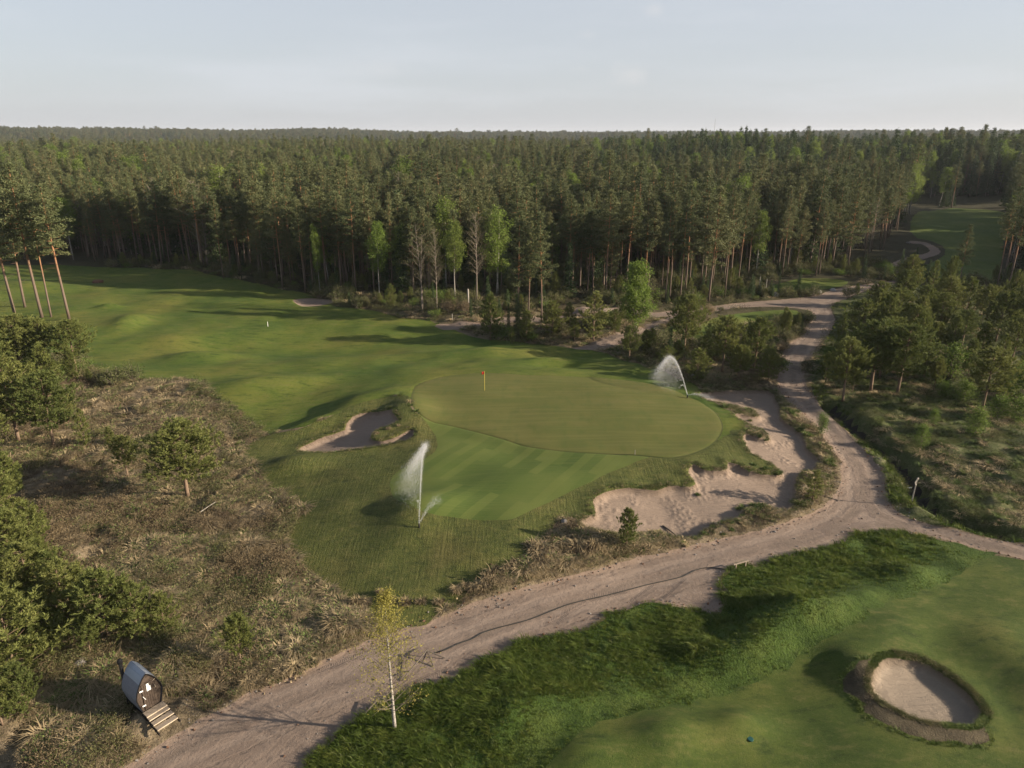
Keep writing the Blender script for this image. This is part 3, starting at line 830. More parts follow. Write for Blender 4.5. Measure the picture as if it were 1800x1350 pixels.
def spruce(h=16, rad=2.3, nb=70):
    T = Tree(); A = bent_axis(h, .006)
    T.w.tube([tuple(p) for p in A], [.15 * (1 - .9 * i / 8) for i in range(9)], 5)
    for i in range(nb):
        t = .08 + .91 * (i + NR.rand()) / nb
        L = rad * (1 - t) ** .8 * (.75 + .4 * NR.rand()) + .15; az = i * 2.4 + NR.rand()
        p0 = along(A, t); p2 = p0 + np.array([math.cos(az) * L, math.sin(az) * L, -.28 * L])
        m = max(2, int(L * 4))
        for j in range(m):
            s_ = .15 + .85 * (j + NR.rand()) / m
            c = p0 * (1 - s_) + p2 * s_; side = np.array([-math.sin(az), math.cos(az), 0]) * NR.normal() * .22 * L * s_
            T.clump(c + side, .40, 15, .36, .18, -.35, .5)
    T.clump(A[-1], .2, 10, .4, .08, 1.5, 1.5)
    return T
def broadleaf(h=13, rad=2.2, base=.35, nb=40, leaf=.16, per=26, r0=.11, bend=.05, slim=1.0, rise=1.1, lw=1.0, stems=1):
    T = Tree()
    for sidx in range(stems):
        A = bent_axis(h * (1 - .12 * sidx), bend)
        A[:, :2] += np.array([.25 * sidx, .1 * sidx])
        T.w.tube([tuple(p) for p in A], [r0 * (1 - .88 * i / 8) for i in range(9)], 6)
        for i in range(nb // stems):
            t = base + (.98 - base) * (i + NR.rand()) * stems / nb; u = (t - base) / (1 - base)
            L = rad * (min(1, .5 + u * 1.6) * (1 - u ** 1.7) ** .7 + .12) * (.6 + .6 * NR.rand()); az = i * 2.4 + NR.rand() * 1.5
            p0 = along(A, t); d = np.array([math.cos(az), math.sin(az), rise * (.6 + .6 * NR.rand())]); d /= np.linalg.norm(d)
            p2 = p0 + d * L * 1.15; p1 = (p0 + p2) / 2 + np.array([0, 0, -.05])
            T.w.tube([tuple(p0), tuple(p1), tuple(p2)], [.03, .02, .005], 3, m=1, cap=False)
            for k in range(3):
                s_ = .4 + .5 * NR.rand(); q = p0 * (1 - s_) + p2 * s_; e = q + (rdirs(1)[0] * .6 + d * .5) * L * .45
                T.w.tube([tuple(q), tuple(e)], [.012, .004], 3, m=1, cap=False)
                T.clump(e, .45, int(per * .5), leaf, leaf * .8 * lw, -.2, .9)
            for j in range(max(2, int(L * 2))):
                s_ = .4 + .6 * NR.rand()
                T.clump(p0 * (1 - s_) + p2 * s_ + NR.normal(size=3) * .25, .5, per, leaf, leaf * .8 * lw, -.2, .9)
    return T
def shrub(h=1.6, rad=1.0, n=26, leaf=.10, per=22):
    T = Tree()
    for i in range(n):
        az = NR.rand() * 6.28; rr = rad * math.sqrt(NR.rand()); hh = h * (1 - .45 * (rr / rad) ** 2) * (.6 + .45 * NR.rand())
        e = np.array([math.cos(az) * rr, math.sin(az) * rr, hh])
        T.w.tube([(e[0] * .15, e[1] * .15, -.05), tuple(e * np.array([.6, .6, .5])), tuple(e)], [.018, .012, .004], 3, cap=False)
        for k in range(4):
            T.clump(e * (1 - .17 * k) + NR.normal(size=3) * .08, .26, per // 2, leaf, leaf * .7, .3, .9)
    return T
def tuft(n=26, h=.45, spread=.25, lean=(0, 0), wd=.03, droop=.5):
    """a clump of bent grass blades (two segments each)"""
    az = NR.rand(n) * 6.28; r = spread * np.sqrt(NR.rand(n)) * .5
    b = np.c_[np.cos(az) * r, np.sin(az) * r, -.04 * np.ones(n)]
    hh = h * (.5 + .6 * NR.rand(n)); out = spread * (.5 + NR.rand(n))
    d = np.c_[np.cos(az) * out + lean[0] * hh, np.sin(az) * out + lean[1] * hh]
    m = b + np.c_[d * .45, hh * .75]; t = b + np.c_[d * 1.25, hh * (1 - droop * NR.rand(n))]
    s = np.c_[-np.sin(az), np.cos(az), np.zeros(n)] * wd * .5
    V = np.stack([b - s, b + s, m + s * .8, m - s * .8, t], 1).reshape(-1, 3)
    i = np.arange(n) * 5
    F = np.vstack([np.c_[i, i + 1, i + 2], np.c_[i, i + 2, i + 3], np.c_[i + 3, i + 2, i + 4]])
    return V, F
def tuft_mesh(name, mat, **k):
    V, F = tuft(**k); return np_mesh(name, V, F, mat)
def heap_mesh(name, mat, mat2, n=5, h=.5, spread=.5, wd=.035, core=.32):
    """tussock: earthy core with several drooping tufts of grass"""
    Vs, Fs, mi = [], [], []; b = 0
    for i in range(n):
        V, F = tuft(n=34, h=h * (.6 + .6 * NR.rand()), spread=spread * .6, wd=wd, droop=1.0)
        V = V + np.array([NR.normal() * spread * .35, NR.normal() * spread * .35, core * .4])
        Vs.append(V); Fs.append(F + b); b += len(V); mi += [0 if NR.rand() < .7 else 1] * len(F)
    T = Tree(); T.clump((0, 0, core * .3), spread, 60, .16, .12, .2, .6)
    V = np.vstack(T.lv); Vs.append(V); Fs.append(np.arange(len(V)).reshape(-1, 3) + b); mi += [1] * (len(V) // 3)
    return np_mesh(name, np.vstack(Vs), np.vstack(Fs), [mat, mat2], mi)

# ------------------------------------------------------------------ scattering masses (stuff): one object, instances of a few unlinked shapes
def scatter(name, P, protos, var, scale, rot=None, label=None, cat=None):
    """P (n,3); var (n,) proto index; scale (n,3)"""
    me = bpy.data.meshes.new(name)
    me.vertices.add(len(P)); me.vertices.foreach_set('co', np.asarray(P, np.float32).ravel())
    a = me.attributes.new('var', 'INT', 'POINT'); a.data.foreach_set('value', np.asarray(var, np.int32))
    a = me.attributes.new('scl', 'FLOAT_VECTOR', 'POINT'); a.data.foreach_set('vector', np.asarray(scale, np.float32).ravel())
    if rot is None: rot = np.c_[NR.normal(size=len(P)) * .04, NR.normal(size=len(P)) * .04, NR.rand(len(P)) * 6.28]
    a = me.attributes.new('rot', 'FLOAT_VECTOR', 'POINT'); a.data.foreach_set('vector', np.asarray(rot, np.float32).ravel())
    o = link(name, me); o['kind'] = 'stuff'
    if label: o['label'] = label
    if cat: o['category'] = cat
    g = bpy.data.node_groups.new(name + '_nodes', 'GeometryNodeTree')
    g.interface.new_socket('Geometry', in_out='INPUT', socket_type='NodeSocketGeometry')
    g.interface.new_socket('Geometry', in_out='OUTPUT', socket_type='NodeSocketGeometry')
    gi = g.nodes.new('NodeGroupInput'); go = g.nodes.new('NodeGroupOutput'); jn = g.nodes.new('GeometryNodeJoinGeometry')
    def named(n, ty):
        q = g.nodes.new('GeometryNodeInputNamedAttribute'); q.data_type = ty; q.inputs['Name'].default_value = n; return q.outputs['Attribute']
    vv, ss, rr = named('var', 'INT'), named('scl', 'FLOAT_VECTOR'), named('rot', 'FLOAT_VECTOR')
    for i, pm in enumerate(protos):
        po = bpy.data.objects.new(name + '_shape', pm)
        oi = g.nodes.new('GeometryNodeObjectInfo'); oi.inputs['Object'].default_value = po; oi.inputs['As Instance'].default_value = True
        cp = g.nodes.new('FunctionNodeCompare'); cp.data_type = 'INT'; cp.operation = 'EQUAL'
        g.links.new(vv, cp.inputs[2]); cp.inputs[3].default_value = i
        ip = g.nodes.new('GeometryNodeInstanceOnPoints')
        g.links.new(gi.outputs[0], ip.inputs['Points']); g.links.new(cp.outputs[0], ip.inputs['Selection'])
        g.links.new(oi.outputs['Geometry'], ip.inputs['Instance']); g.links.new(ss, ip.inputs['Scale']); g.links.new(rr, ip.inputs['Rotation'])
        g.links.new(ip.outputs[0], jn.inputs[0])
    g.links.new(jn.outputs[0], go.inputs[0])
    md = o.modifiers.new('scatter', 'NODES'); md.node_group = g
    return o
def s3(s, k=.15):
    s = np.asarray(s); return np.c_[s * (1 + NR.normal(size=len(s)) * k), s * (1 + NR.normal(size=len(s)) * k), s * (1 + NR.normal(size=len(s)) * k)]
def in_any(keys, x, y):
    r = np.zeros(len(x), bool)
    for k in keys: r |= inside(ZW[k], x, y)
    return r

# ------------------------------------------------------------------ trees
PR = {}
PR['pine'] = [tall_pine(18, .50, 2.5, 38), tall_pine(18, .40, 2.7, 46), tall_pine(18, .56, 2.3, 34), tall_pine(18, .32, 2.5, 52), tall_pine(18, .44, 1.9, 40), tall_pine(18, .60, 2.7, 30)]
PR['young'] = [young_pine(5.5, 1.5, .06), young_pine(5.5, 1.25, .16), young_pine(5.5, 1.7, .04, 52), young_pine(5.5, 1.5, .25), young_pine(5.5, 1.1, .05, 40)]
PR['round'] = [young_pine(7, 2.3, .28, 64, .11), young_pine(7, 1.9, .32, 56, .11), young_pine(7, 2.0, .22, 60, .10)]
PR['spruce'] = [spruce(), spruce(16, 1.9, 66)]
PR['birch'] = [broadleaf(13, 2.3, .36, 48, .19, 30), broadleaf(13, 2.0, .30, 46, .19, 30), broadleaf(13, 2.6, .25, 52, .19, 30, stems=2), broadleaf(9, 2.6, .10, 70, .2, 34)]
PR['alder'] = [broadleaf(13, 2.1, .3, 46, .11, 12, .10, .03, rise=.9, lw=.7), broadleaf(13, 2.4, .2, 50, .11, 12, .09, .05, rise=.9, lw=.7, stems=2)]
PR['sapling'] = [broadleaf(3, 1.0, .08, 40, .12, 20, .03, .03), broadleaf(3, 1.25, .06, 44, .12, 20, .03, .03, stems=2)]
BARK = dict(pine='bark_pine', young='bark_young', round='bark_young', spruce='bark_grey', birch='bark_birch', alder='bark_grey', sapling='bark_grey')
LEAF = dict(pine='pine', young='young', round='young', spruce='spruce', birch='birch', alder='birch_dull', sapling='sapling')
REF = dict(pine=18, young=5.5, round=7, spruce=16, birch=13, alder=13, sapling=3)
NAME = dict(pine='pine_tree', young='young_pine', round='young_pine', spruce='spruce_tree', birch='birch_tree', alder='alder_tree', sapling='birch_sapling')
CAT = dict(pine='tree', young='young tree', round='young tree', spruce='tree', birch='tree', alder='tree', sapling='sapling')
PM = {}
for k, L in PR.items():
    PM[k] = [(t.w.mesh('trunk', [M[BARK[k]], M['twig']], True), t.crown_mesh('crown', M[LEAF[k]])) for t in L]
ALL = {k: [t.all_mesh('tree', M[BARK[k]], M[LEAF[k]]) for t in L] for k, L in PR.items()}
TREES = []
def tree(kind, x, y, h, label, group=None, var=None, wide=1.0, rz=None, lean=(0, 0), z=None):
    v = rnd.randrange(3 if kind == 'birch' else len(PM[kind])) if var is None else var % len(PM[kind])
    if z is None: z = float(gz(x, y)[0])
    s = h / REF[kind]
    if kind == 'birch' and v == 3: s = h / 9
    if kind in ('round', 'young'): wide *= 1.42
    o = empty(NAME[kind], (x, y, z - .05), rnd.random() * 6.28 if rz is None else rz, (s * wide, s * wide, s))
    o.rotation_euler[0] = lean[0]; o.rotation_euler[1] = lean[1]
    tag(o, label, CAT[kind], group)
    link('trunk', PM[kind][v][0], o); link('crown', PM[kind][v][1], o)
    TREES.append((x, y, kind))
    return o
def tree_px(kind, px, py, top, label, group=None, var=None, wide=1.0, lean=(0, 0)):
    x, y, z = at(px, py)
    h = float(top_h(x, y, z, top))
    return tree(kind, x, y, max(h, .8), label, group, var, wide, None, lean, z)

FG = 'pines and birches along the forest edge'
# tall pines standing free on the left of the fairway
for px, py, tp, w, lb in [(28,560,298,.95,'tall bare trunked pine with orange bark, leftmost of the five on the fairway'),(44,540,310,.9,'tall pine just behind the leftmost trunk of the five on the fairway'),
                      (74,558,290,.95,'tall pine in the middle of the five standing on the left fairway'),(90,557,345,.8,'shorter slim pine beside the rightmost of the five on the left fairway'),
                      (122,562,325,1.05,'tall pine standing nearest the open fairway, rightmost of the five on the left')]:
    tree_px('pine', px, py, tp, lb, 'tall pines standing free on the left fairway', rnd.choice([0, 1, 5]), w * 1.15)
# forest edge individuals
for k, px, py, tp, w, v, lb in [
 ('pine',393,489,345,.9,4,'slim pine standing out from the forest edge onto the shaded fairway'),
 ('pine',497,507,330,.9,0,'pine at the forest edge with a long bare trunk left of the small dark bunker'),
 ('pine',537,513,350,.9,4,'slender pine rising just above the small dark bunker'),
 ('birch',563,513,400,.6,1,'pale thin trunk with little foliage right of the small dark bunker'),
 ('pine',626,512,335,1.0,0,'orange barked pine standing left of the green birches'),
 ('birch',668,527,395,1.0,0,'leaning birch with a pale crooked stem, leftmost green birch of the edge'),
 ('birch',705,514,398,.95,1,'bright leaved birch between the leaning birch and the olive alder'),
 ('pine',690,509,340,.8,4,'pine with a pale curved trunk behind the bright birch'),
 ('alder',744,547,392,1.15,1,'broad olive alder with thin foliage at the forest edge'),
 ('alder',768,543,400,.8,0,'bare twin trunked tree between the olive alder and the slim bright birch'),
 ('birch',800,527,393,.95,0,'slim bright green birch with a straight white stem'),
 ('alder',838,531,372,1.0,0,'grey brown alder with a fine twig crown right of the slim bright birch'),
 ('birch',873,522,370,1.1,2,'green birch partly hidden behind the three free standing pines'),
 ('pine',910,564,372,.95,3,'left one of the three free standing pines by the sandy path'),
 ('pine',929,557,392,.8,1,'middle one of the three free standing pines by the sandy path, set back'),
 ('pine',952,566,377,1.0,1,'right one of the three free standing pines by the sandy path'),
 ('pine',1064,520,335,1.1,0,'tall pine with a long sunlit trunk rising behind the broad birch'),
 ('pine',1169,531,345,.7,4,'leftmost thin straight pine of the group behind the second sprinkler'),
 ('pine',1177,528,335,.7,2,'second thin straight pine of the group behind the second sprinkler'),
 ('pine',1195,529,338,.8,4,'third thin pine of the group behind the second sprinkler'),
 ('pine',1204,519,325,.8,2,'pine in the tight cluster of straight trunks behind the second sprinkler'),
 ('pine',1245,531,330,1.2,3,'large full crowned pine near the bend of the side path'),
 ('pine',1274,524,340,.85,0,'pine right of the large full crowned one near the side path'),
 ('pine',1283,508,325,.85,4,'pine set back behind the side path junction'),
 ('pine',1297,503,335,.8,2,'narrow pine left of the upper tee'),
 ('pine',1375,486,345,.8,0,'pine directly behind the upper tee, left trunk'),
 ('pine',1434,484,350,.9,4,'pine with a pale trunk behind the upper tee, right trunk'),
 ('pine',1440,482,352,.8,0,'pine leaning beside the pale trunk behind the upper tee'),
 ('pine',1490,474,335,1.2,3,'broad drooping pine beside the narrow road before it bends'),
 ('birch',1118,585,468,1.0,3,'broad bright green birch growing among young pines between the paths'),
 ('spruce',1000,520,425,1,0,'small dark spruce left of the broad birch by the path'),
 ('birch',1150,380,300,1.2,1,'light green birch showing within the dark forest'),
 ]:
    tree_px(k, px, py, tp, lb, FG, v, w)
# right stand
for px, py, tp, w, kind, lb in [
 (1481,705,600,1.0,'round','young pine with a leaning pale trunk nearest the road bend'),
 (1530,688,572,1.1,'round','young pine with a bare trunk second from the road bend'),
 (1545,667,565,1.0,'round','young pine close behind the second trunk from the road bend'),
 (1577,692,578,1.15,'round','broad brownish young pine in the front of the right stand'),
 (1624,662,595,.8,'young','small slim young pine in the middle of the right stand'),
 (1725,724,615,1.1,'round','large sparse pine with a long pale trunk nearest the meadow'),
 (1648,594,518,.9,'round','young pine with thin trunk at the back of the right stand'),
 (1732,573,505,1.0,'round','young pine standing alone on the brown clearing'),
 (1775,650,560,.9,'round','young pine near the right border of the picture above the bright saplings'),
 (1594,513,452,1.0,'young','upright young pine beside the narrow upper road'),
 (1686,500,395,.95,'pine','tall full pine in front of the far fairway'),
 (1763,497,330,1.0,'pine','tall pine at the right side, left of a close pair'),
 (1770,513,325,1.0,'pine','tall pine at the right side, right one of a close pair'),
 (1793,513,345,1.0,'pine','tall pine closest to the right border of the picture'),
 (1778,470,330,1.0,'pine','pine behind the close pair at the right side of the far fairway'),(1790,440,320,1.0,'pine','pine right of the far fairway, near its middle'),(1775,410,310,1.0,'pine','pine right of the far fairway, upper one'),(1752,506,352,.9,'pine','slim pine left of the close pair at the right side'),
 
 (1541,562,498,1.1,'round','rounded young pine at the far left of the right stand'),
 (1510,612,530,1.1,'round','young pine bordering the shaded road'),
 (1570,590,510,1.1,'round','young pine in the back row of the right stand, left of centre'),
 (1600,620,540,1.0,'round','dense young pine in the centre of the right stand'),
 (1560,640,560,1.1,'round','dense young pine in the middle row, behind the bare trunks'),
 (1620,575,505,1.0,'round','young pine in the back row of the right stand, right of centre'),
 (1485,655,588,.9,'young','low bushy pine at the road edge of the right stand'),
 (1450,668,620,.9,'young','small bush pine touching the road edge below the right stand'),
 (1660,560,490,1.0,'round','young pine near the tall full pine'),
 (1690,610,548,1.0,'round','young pine between the clearing and the sapling patch'),
 (1750,600,520,1.0,'round','young pine to the right of the brown clearing'),
 (1585,540,478,1.0,'young','bushy pine behind the rounded ones near the road'),
 (1640,632,570,.9,'young','bushy pine right of the centre of the stand'),
 (1515,655,600,.9,'young','low pine filling the gap between the road and the bare trunks'),
 (1800,600,500,1.0,'round','pine cut by the right border above the saplings'),
 (1700,545,490,.9,'young','small pine under the tall full pine'),
 (1610,650,555,.62,'young','slender pointed pine between the bare trunks and the slim small pine'),(1552,612,520,.6,'young','slender pointed pine just left of the dense centre of the right stand'),
 (1590,668,580,.62,'young','slender pine rising behind the broad brownish one'),(1498,690,625,.7,'young','slender pine behind the leaning pale trunk'),
 (1668,640,560,.62,'young','slender pine left of the clearing, front one'),(1632,540,462,.6,'young','slender pine at the upper rim of the right stand, left'),
 (1662,528,455,.6,'young','slender pine at the upper rim of the right stand, right'),(1720,640,570,.62,'young','slender pine behind the large sparse one, left'),
 (1752,668,590,.62,'young','slender pine behind the large sparse one, right'),(1535,590,512,.6,'young','slender pine near the shaded road, upper'),
 (1475,620,552,.62,'young','slender pine near the shaded road, lower'),(1612,600,525,.6,'young','slender pine in the thick of the right stand'),
 (1790,690,610,.65,'young','slender pine at the right border above the saplings'),(1700,665,600,.6,'young','slender pine right of the slim small pine'),
 (1640,690,628,.6,'young','slender short pine at the front foot of the right stand'),(1772,560,480,.62,'young','slender pine at the right border behind the clearing')]:
    tree_px(kind, px, py, tp, lb, 'pines of the stand right of the road', None, w)
# between the paths
for px, py, tp, w, kind, lb in [
 (862,598,520,.9,'young','upright young pine at the fairway edge left of the free standing pines'),
 (925,600,548,.8,'young','low young pine under the left free standing pine'),
 (970,590,532,1.1,'young','bushy young pine right of the free standing pines'),
 (1043,600,517,1.15,'young','full young pine left of the sandy patch where the paths cross'),
 (1080,585,545,.9,'young','young pine beside the broad birch, on its left'),
 (1106,632,575,1.0,'round','young pine in front of the broad birch'),
 (1135,625,582,.9,'young','low pine right in front of the second sprinkler spray'),
 (1202,622,524,.9,'round','young pine with a visible dark trunk behind the second sprinkler'),
 (1240,640,590,.9,'young','low pine between the two broad ones behind the green'),
 (1269,655,560,1.0,'round','broad young pine left of the pair by the road'),
 (1325,650,562,1.0,'round','broad young pine right of the pair by the road'),
 (1298,668,610,1.2,'young','low dark pine in front of the pair by the road'),
 (1170,650,610,1.1,'young','low dark pine at the spray side of the thicket'),
 (1225,668,615,1.2,'young','low dark pine at the front of the thicket behind the green'),
 (1350,668,615,1.1,'young','low dark pine at the road side of the thicket'),
 (1190,640,600,.9,'young','short pine left of the visible dark trunk'),
 (1010,600,560,.8,'young','small pine at the fairway edge near the crossing paths'),
 (900,605,575,.8,'young','tiny pine on the fairway edge in front of the free standing pines')]:
    tree_px(kind, px, py, tp, lb, 'young pines between the paths behind the green', None, w)
# left heath
for px, py, tp, w, kind, lb in [
 (34,778,635,1.15,'round','large round pine at the left border above the shaded heath'),
 (96,788,662,1.0,'round','pine with a pale curved trunk left of the straw grass patch'),
 (135,658,566,1.1,'round','pine with twin pale trunks at the fairway corner'),
 (38,660,560,1.2,'round','wide pine at the left border below the tall trunks'),
 (85,655,563,.9,'round','dark pine between the wide one and the twin trunks'),
 (-20,690,590,1.2,'round','pine cut by the left border below the tall trunks'),
 (85,700,610,.9,'young','bushy pine in front of the dark pine on the left'),
 (152,787,722,.7,'young','small thin pine right of the pale curved trunk'),
 (195,785,752,.8,'young','tiny pine alone before the straw grass'),
 (331,877,750,1.25,'round','broad flat crowned pine with a pale trunk alone on the heath'),
 (225,838,768,.95,'round','dark leaning pine left of the broad flat crowned one'),
 (12,925,832,1.2,'young','dense bush pine cut by the left border, uppermost of the column'),
 (28,1005,905,1.3,'young','dense bush pine, second from top of the left column'),
 (60,1060,960,1.3,'young','yellowish bush pine, third from top of the left column'),
 (120,1090,995,1.2,'young','bush pine behind the big one left of the heath'),
 (190,1122,1010,1.3,'young','wide many tipped bush pine above the wooden hut'),
 (245,1120,1035,1.1,'young','bush pine between the wide one and the small one above the hut'),
 (292,1115,1045,.9,'young','light bush pine at the right end of the row above the hut'),
 (30,1195,1045,1.2,'young','large spiky bush pine in the lower left with upright tips'),
 (-15,1130,1020,1.3,'young','bush pine at the left border behind the spiky one'),
 (5,1275,1195,1.1,'young','low bush pine in the bottom left corner'),
 (423,1163,1085,1.0,'young','small blue green pine alone between hut and gravel road'),
 (125,1140,1085,.4,'young','thin pine sapling between bush pines left of the hut'),
 (75,1010,950,.9,'young','bush pine leaning over the heath from the left column'),
 (-30,830,720,1.2,'round','pine mostly outside the left border above the bush pines'),
 (62,965,885,1.0,'young','bush pine filling the column on its right side, upper'),(100,1050,975,1.0,'young','bush pine filling the column on its right side, lower'),
 (150,1075,1000,.9,'young','bush pine in the shade behind the wide many tipped one'),(75,1150,1070,1.1,'young','bush pine right of the spiky lower left one'),
 (10,1090,990,1.2,'young','bush pine at the border above the spiky one'),(160,1150,1085,.8,'young','bush pine at the front of the row above the hut'),
 (45,1250,1170,.9,'young','bush pine below the spiky one near the corner'),(20,880,800,1.1,'young','topmost bush pine hugging the left border'),
 (60,740,665,1.0,'round','pine in front of the pale curved trunk, at the left'),(120,745,690,.8,'young','low pine just behind the pale curved trunk')]:
    tree_px(kind, px, py, tp, lb, 'pines scattered over the left heath', None, w)
for px, py, tp, w, kind, lb in [
 (1101,962,897,.85,'young','small pine standing alone in the straw heap beside the waste bunker'),
 (1428,880,828,1.15,'young','round bush pine on the bank between waste bunker and road bend'),
 (1443,765,730,.7,'sapling','small light birch sapling on the bank beside the road')]:
    tree_px(kind, px, py, tp, lb, None, None, w)
for px, py, tp, w, lb in [
 (1713,765,722,1.1,'bright green sapling at the edge of the open meadow'),(1617,790,750,.8,'small round sapling alone in the middle of the meadow'),
 (1752,740,700,1.2,'bright sapling right of the sparse large pine'),(1793,712,650,1.6,'tall bright sapling at the right border'),
 (1790,745,705,1.3,'low bright sapling at the right border'),(1690,585,552,1.3,'light sapling on the brown clearing, left one'),
 (1780,575,540,1.1,'light sapling on the brown clearing, right one'),(1672,665,612,1.3,'pale green sapling deep in the right stand'),
 (1655,700,672,1.2,'leafy sapling at the foot of the right stand'),(1693,705,672,1.3,'leafy sapling left of the long pale trunk'),
 (1560,487,466,1.2,'yellow green sapling beside the narrow upper road'),(1765,690,650,1.3,'bright sapling behind the long pale trunk'),
 (1640,745,722,1.0,'low sapling between the stand and the ditch'),(1455,640,612,1.2,'light bush at the shaded road edge')]:
    tree_px('sapling', px, py, tp, lb, 'birch saplings in the right meadow', None, w)

# dense forest: nearest ones as individuals, the rest as one mass
def forest():
    rg = np.random.RandomState(23)
    front_px = [(-420,440),(-200,446),(0,461),(130,463),(200,466),(330,470.5),(400,484),(490,503),(560,511),(640,515),(740,522),(800,520),(860,516),(960,520),(1040,520),(1100,512),(1160,518),(1260,508),(1330,490),(1390,478),(1480,466),(1520,455),(1562,440),(1590,425),(1592,395),(1598,372),(1610,366),(1700,363),(1764,364),(1771,466),(1850,485),(2100,515),(2400,560),(3000,640),(3600,700)]
    fx, fy = np.array([at(*p)[:2] for p in front_px]).T
    th_f = np.arctan2(fx, fy); r_f = np.hypot(fx, fy)
    o_ = np.argsort(th_f)
    out = []
    for (r0, r1, sp) in ((100, 235, 3.25), (235, 470, 3.7), (470, 980, 4.9), (1300, 3200, 17.0)):
        th = rg.rand(int((1.83 if r1 < 500 else 1.83) * (r1 * r1 - r0 * r0) / 2 / (sp * sp))) * 1.83 - .73
        r = np.sqrt(rg.rand(len(th)) * (r1 * r1 - r0 * r0) + r0 * r0)
        out.append(np.c_[th, r, np.full(len(th), sp)])
    A = np.vstack(out)
    lim = np.interp(A[:, 0], th_f[o_], r_f[o_])
    A = A[A[:, 1] > lim + rg.rand(len(A)) * 3]; 
    x, y = A[:, 1] * np.sin(A[:, 0]), A[:, 1] * np.cos(A[:, 0])
    # thin out trees standing too close together (grid hash)
    print('t', time.time() - _T0); cell = {}; keep = np.ones(len(x), bool)
    o2 = np.argsort(A[:, 1])
    for i in o2:
        s = A[i, 2] * .62
        if A[i, 2] > 10: continue
        g = (int(x[i] // s), int(y[i] // s))
        if g in cell: keep[i] = False
        else: cell[g] = i
    dens = fbm(x / 28, y / 28, 77, 2)
    keep &= ~((A[:, 1] > 190) & (A[:, 1] < 1000) & (dens < .33))
    # a clearing in front of the far spruce stand
    gapz = (A[:, 0] > .13) & (A[:, 1] > 322 + 25 * np.sin(A[:, 0] * 14)) & (A[:, 1] < 352 + 22 * np.sin(A[:, 0] * 14))
    keep &= ~gapz
    keep &= ~((x > 196) & (x < 480) & (y > 225) & (y < 302) & (rg.rand(len(x)) < .93))  # mostly unseen trees right of the far fairway, thinned to let sunlight in
    keep &= ~in_any(['far_fairway', 'road', 'tee_b'], x, y)
    x, y, A, dens = x[keep], y[keep], A[keep], dens[keep]
    z = gz(x, y)
    kind = np.zeros(len(x), int)            # 0 pine 1 spruce 2 birch
    u = rg.rand(len(x)); mixn = fbm(x / 45, y / 45, 55, 2)
    kind[(u < .15)] = 1
    kind[(u > .95) | ((mixn > .62) & (u > .75))] = 2
    farR = (A[:, 0] > .12) & (A[:, 1] > 335)
    kind[farR & (u < .55)] = 1; kind[farR & (u > .80)] = 2
    kind[(A[:, 1] > 1200)] = np.where(u[A[:, 1] > 1200] < .5, 1, 0)
    h = 16.0 + rg.normal(size=len(x)) * 2.4 + (fbm(x / 35, y / 35, 66, 2) - .5) * 5
    h[kind == 2] -= 2.5; h[(kind == 1) & ~farR] -= 3
    h[farR] += 1.0
    r = np.hypot(x, y)
    order = np.argsort(r)
    quota = {0: 262, 1: 18, 2: 26}
    used = np.zeros(len(x), bool)
    zone = [(-.8, -.52, 'behind the five free pines'), (-.52, -.36, 'behind the far left fairway'), (-.36, -.2, 'behind the shaded fairway'), (-.2, -.08, 'behind the green birches'), (-.08, .05, 'behind the three free pines'), (.05, .17, 'behind the broad birch'), (.17, .3, 'behind the side path'), (.3, .42, 'left of the upper road'), (.42, .9, 'behind the far green')]
    kn = ['pine', 'spruce', 'birch']
    wd = ['pine', 'spruce', 'birch']
    inview = np.abs(x / np.maximum(y * CP + (CAM_H - z - 9) * SP, 1)) < .74
    for i in order:
        k = kind[i]
        if quota[k] <= 0 or not inview[i] or r[i] > 300: continue
        quota[k] -= 1; used[i] = True
        th = A[i, 0]; zn = next((q[2] for q in zone if q[0] <= th < q[1]), zone[0][2])
        dd_ = r[i] - np.interp(th, th_f[o_], r_f[o_]); row = 'front row' if dd_ < 5 else 'second row' if dd_ < 11 else 'third row' if dd_ < 17 else 'fourth row' if dd_ < 24 else 'deep inside'; wv_ = float(.85 + rg.rand() * .35); sz = ('high' if h[i] > 17.6 else 'low' if h[i] < 14.4 else 'medium') + (' broad' if wv_ > 1.03 else ' slim')
        tree(kn[k], float(x[i]), float(y[i]), float(h[i]), f'{sz} {wd[k]} of the dense forest, {row}, {zn}', ['pines', 'spruces', 'birches'][k] + ' of the dense forest', None, wv_, z=float(z[i]), lean=(float(rg.normal() * .025), float(rg.normal() * .025)))
    x, y, z, h, kind, r = (q[~used] for q in (x, y, z, h, kind, r))
    var = np.where((kind == 0) & (rg.rand(len(x)) < .035) & (r < 800), 11 + rg.randint(0, 2, len(x)), np.where(kind == 0, rg.randint(0, 6, len(x)), np.where(kind == 1, 6 + rg.randint(0, 2, len(x)), 8 + rg.randint(0, 3, len(x)))))
    ref = np.where(var > 10, 14, np.where(kind == 0, 18, np.where(kind == 1, 16, 13)))
    s = h / ref; w = s * (.9 + rg.rand(len(x)) * .35)
    w = np.where(r > 1200, w * 2.6, w)
    scatter('forest', np.c_[x, y, z - .1], ALL['pine'] + ALL['spruce'] + ALL['birch'][:3] + ALL['alder'], var, np.c_[w, w, s], label='dense conifer forest stretching away to the horizon', cat='forest')
    print('forest', len(x))
forest()

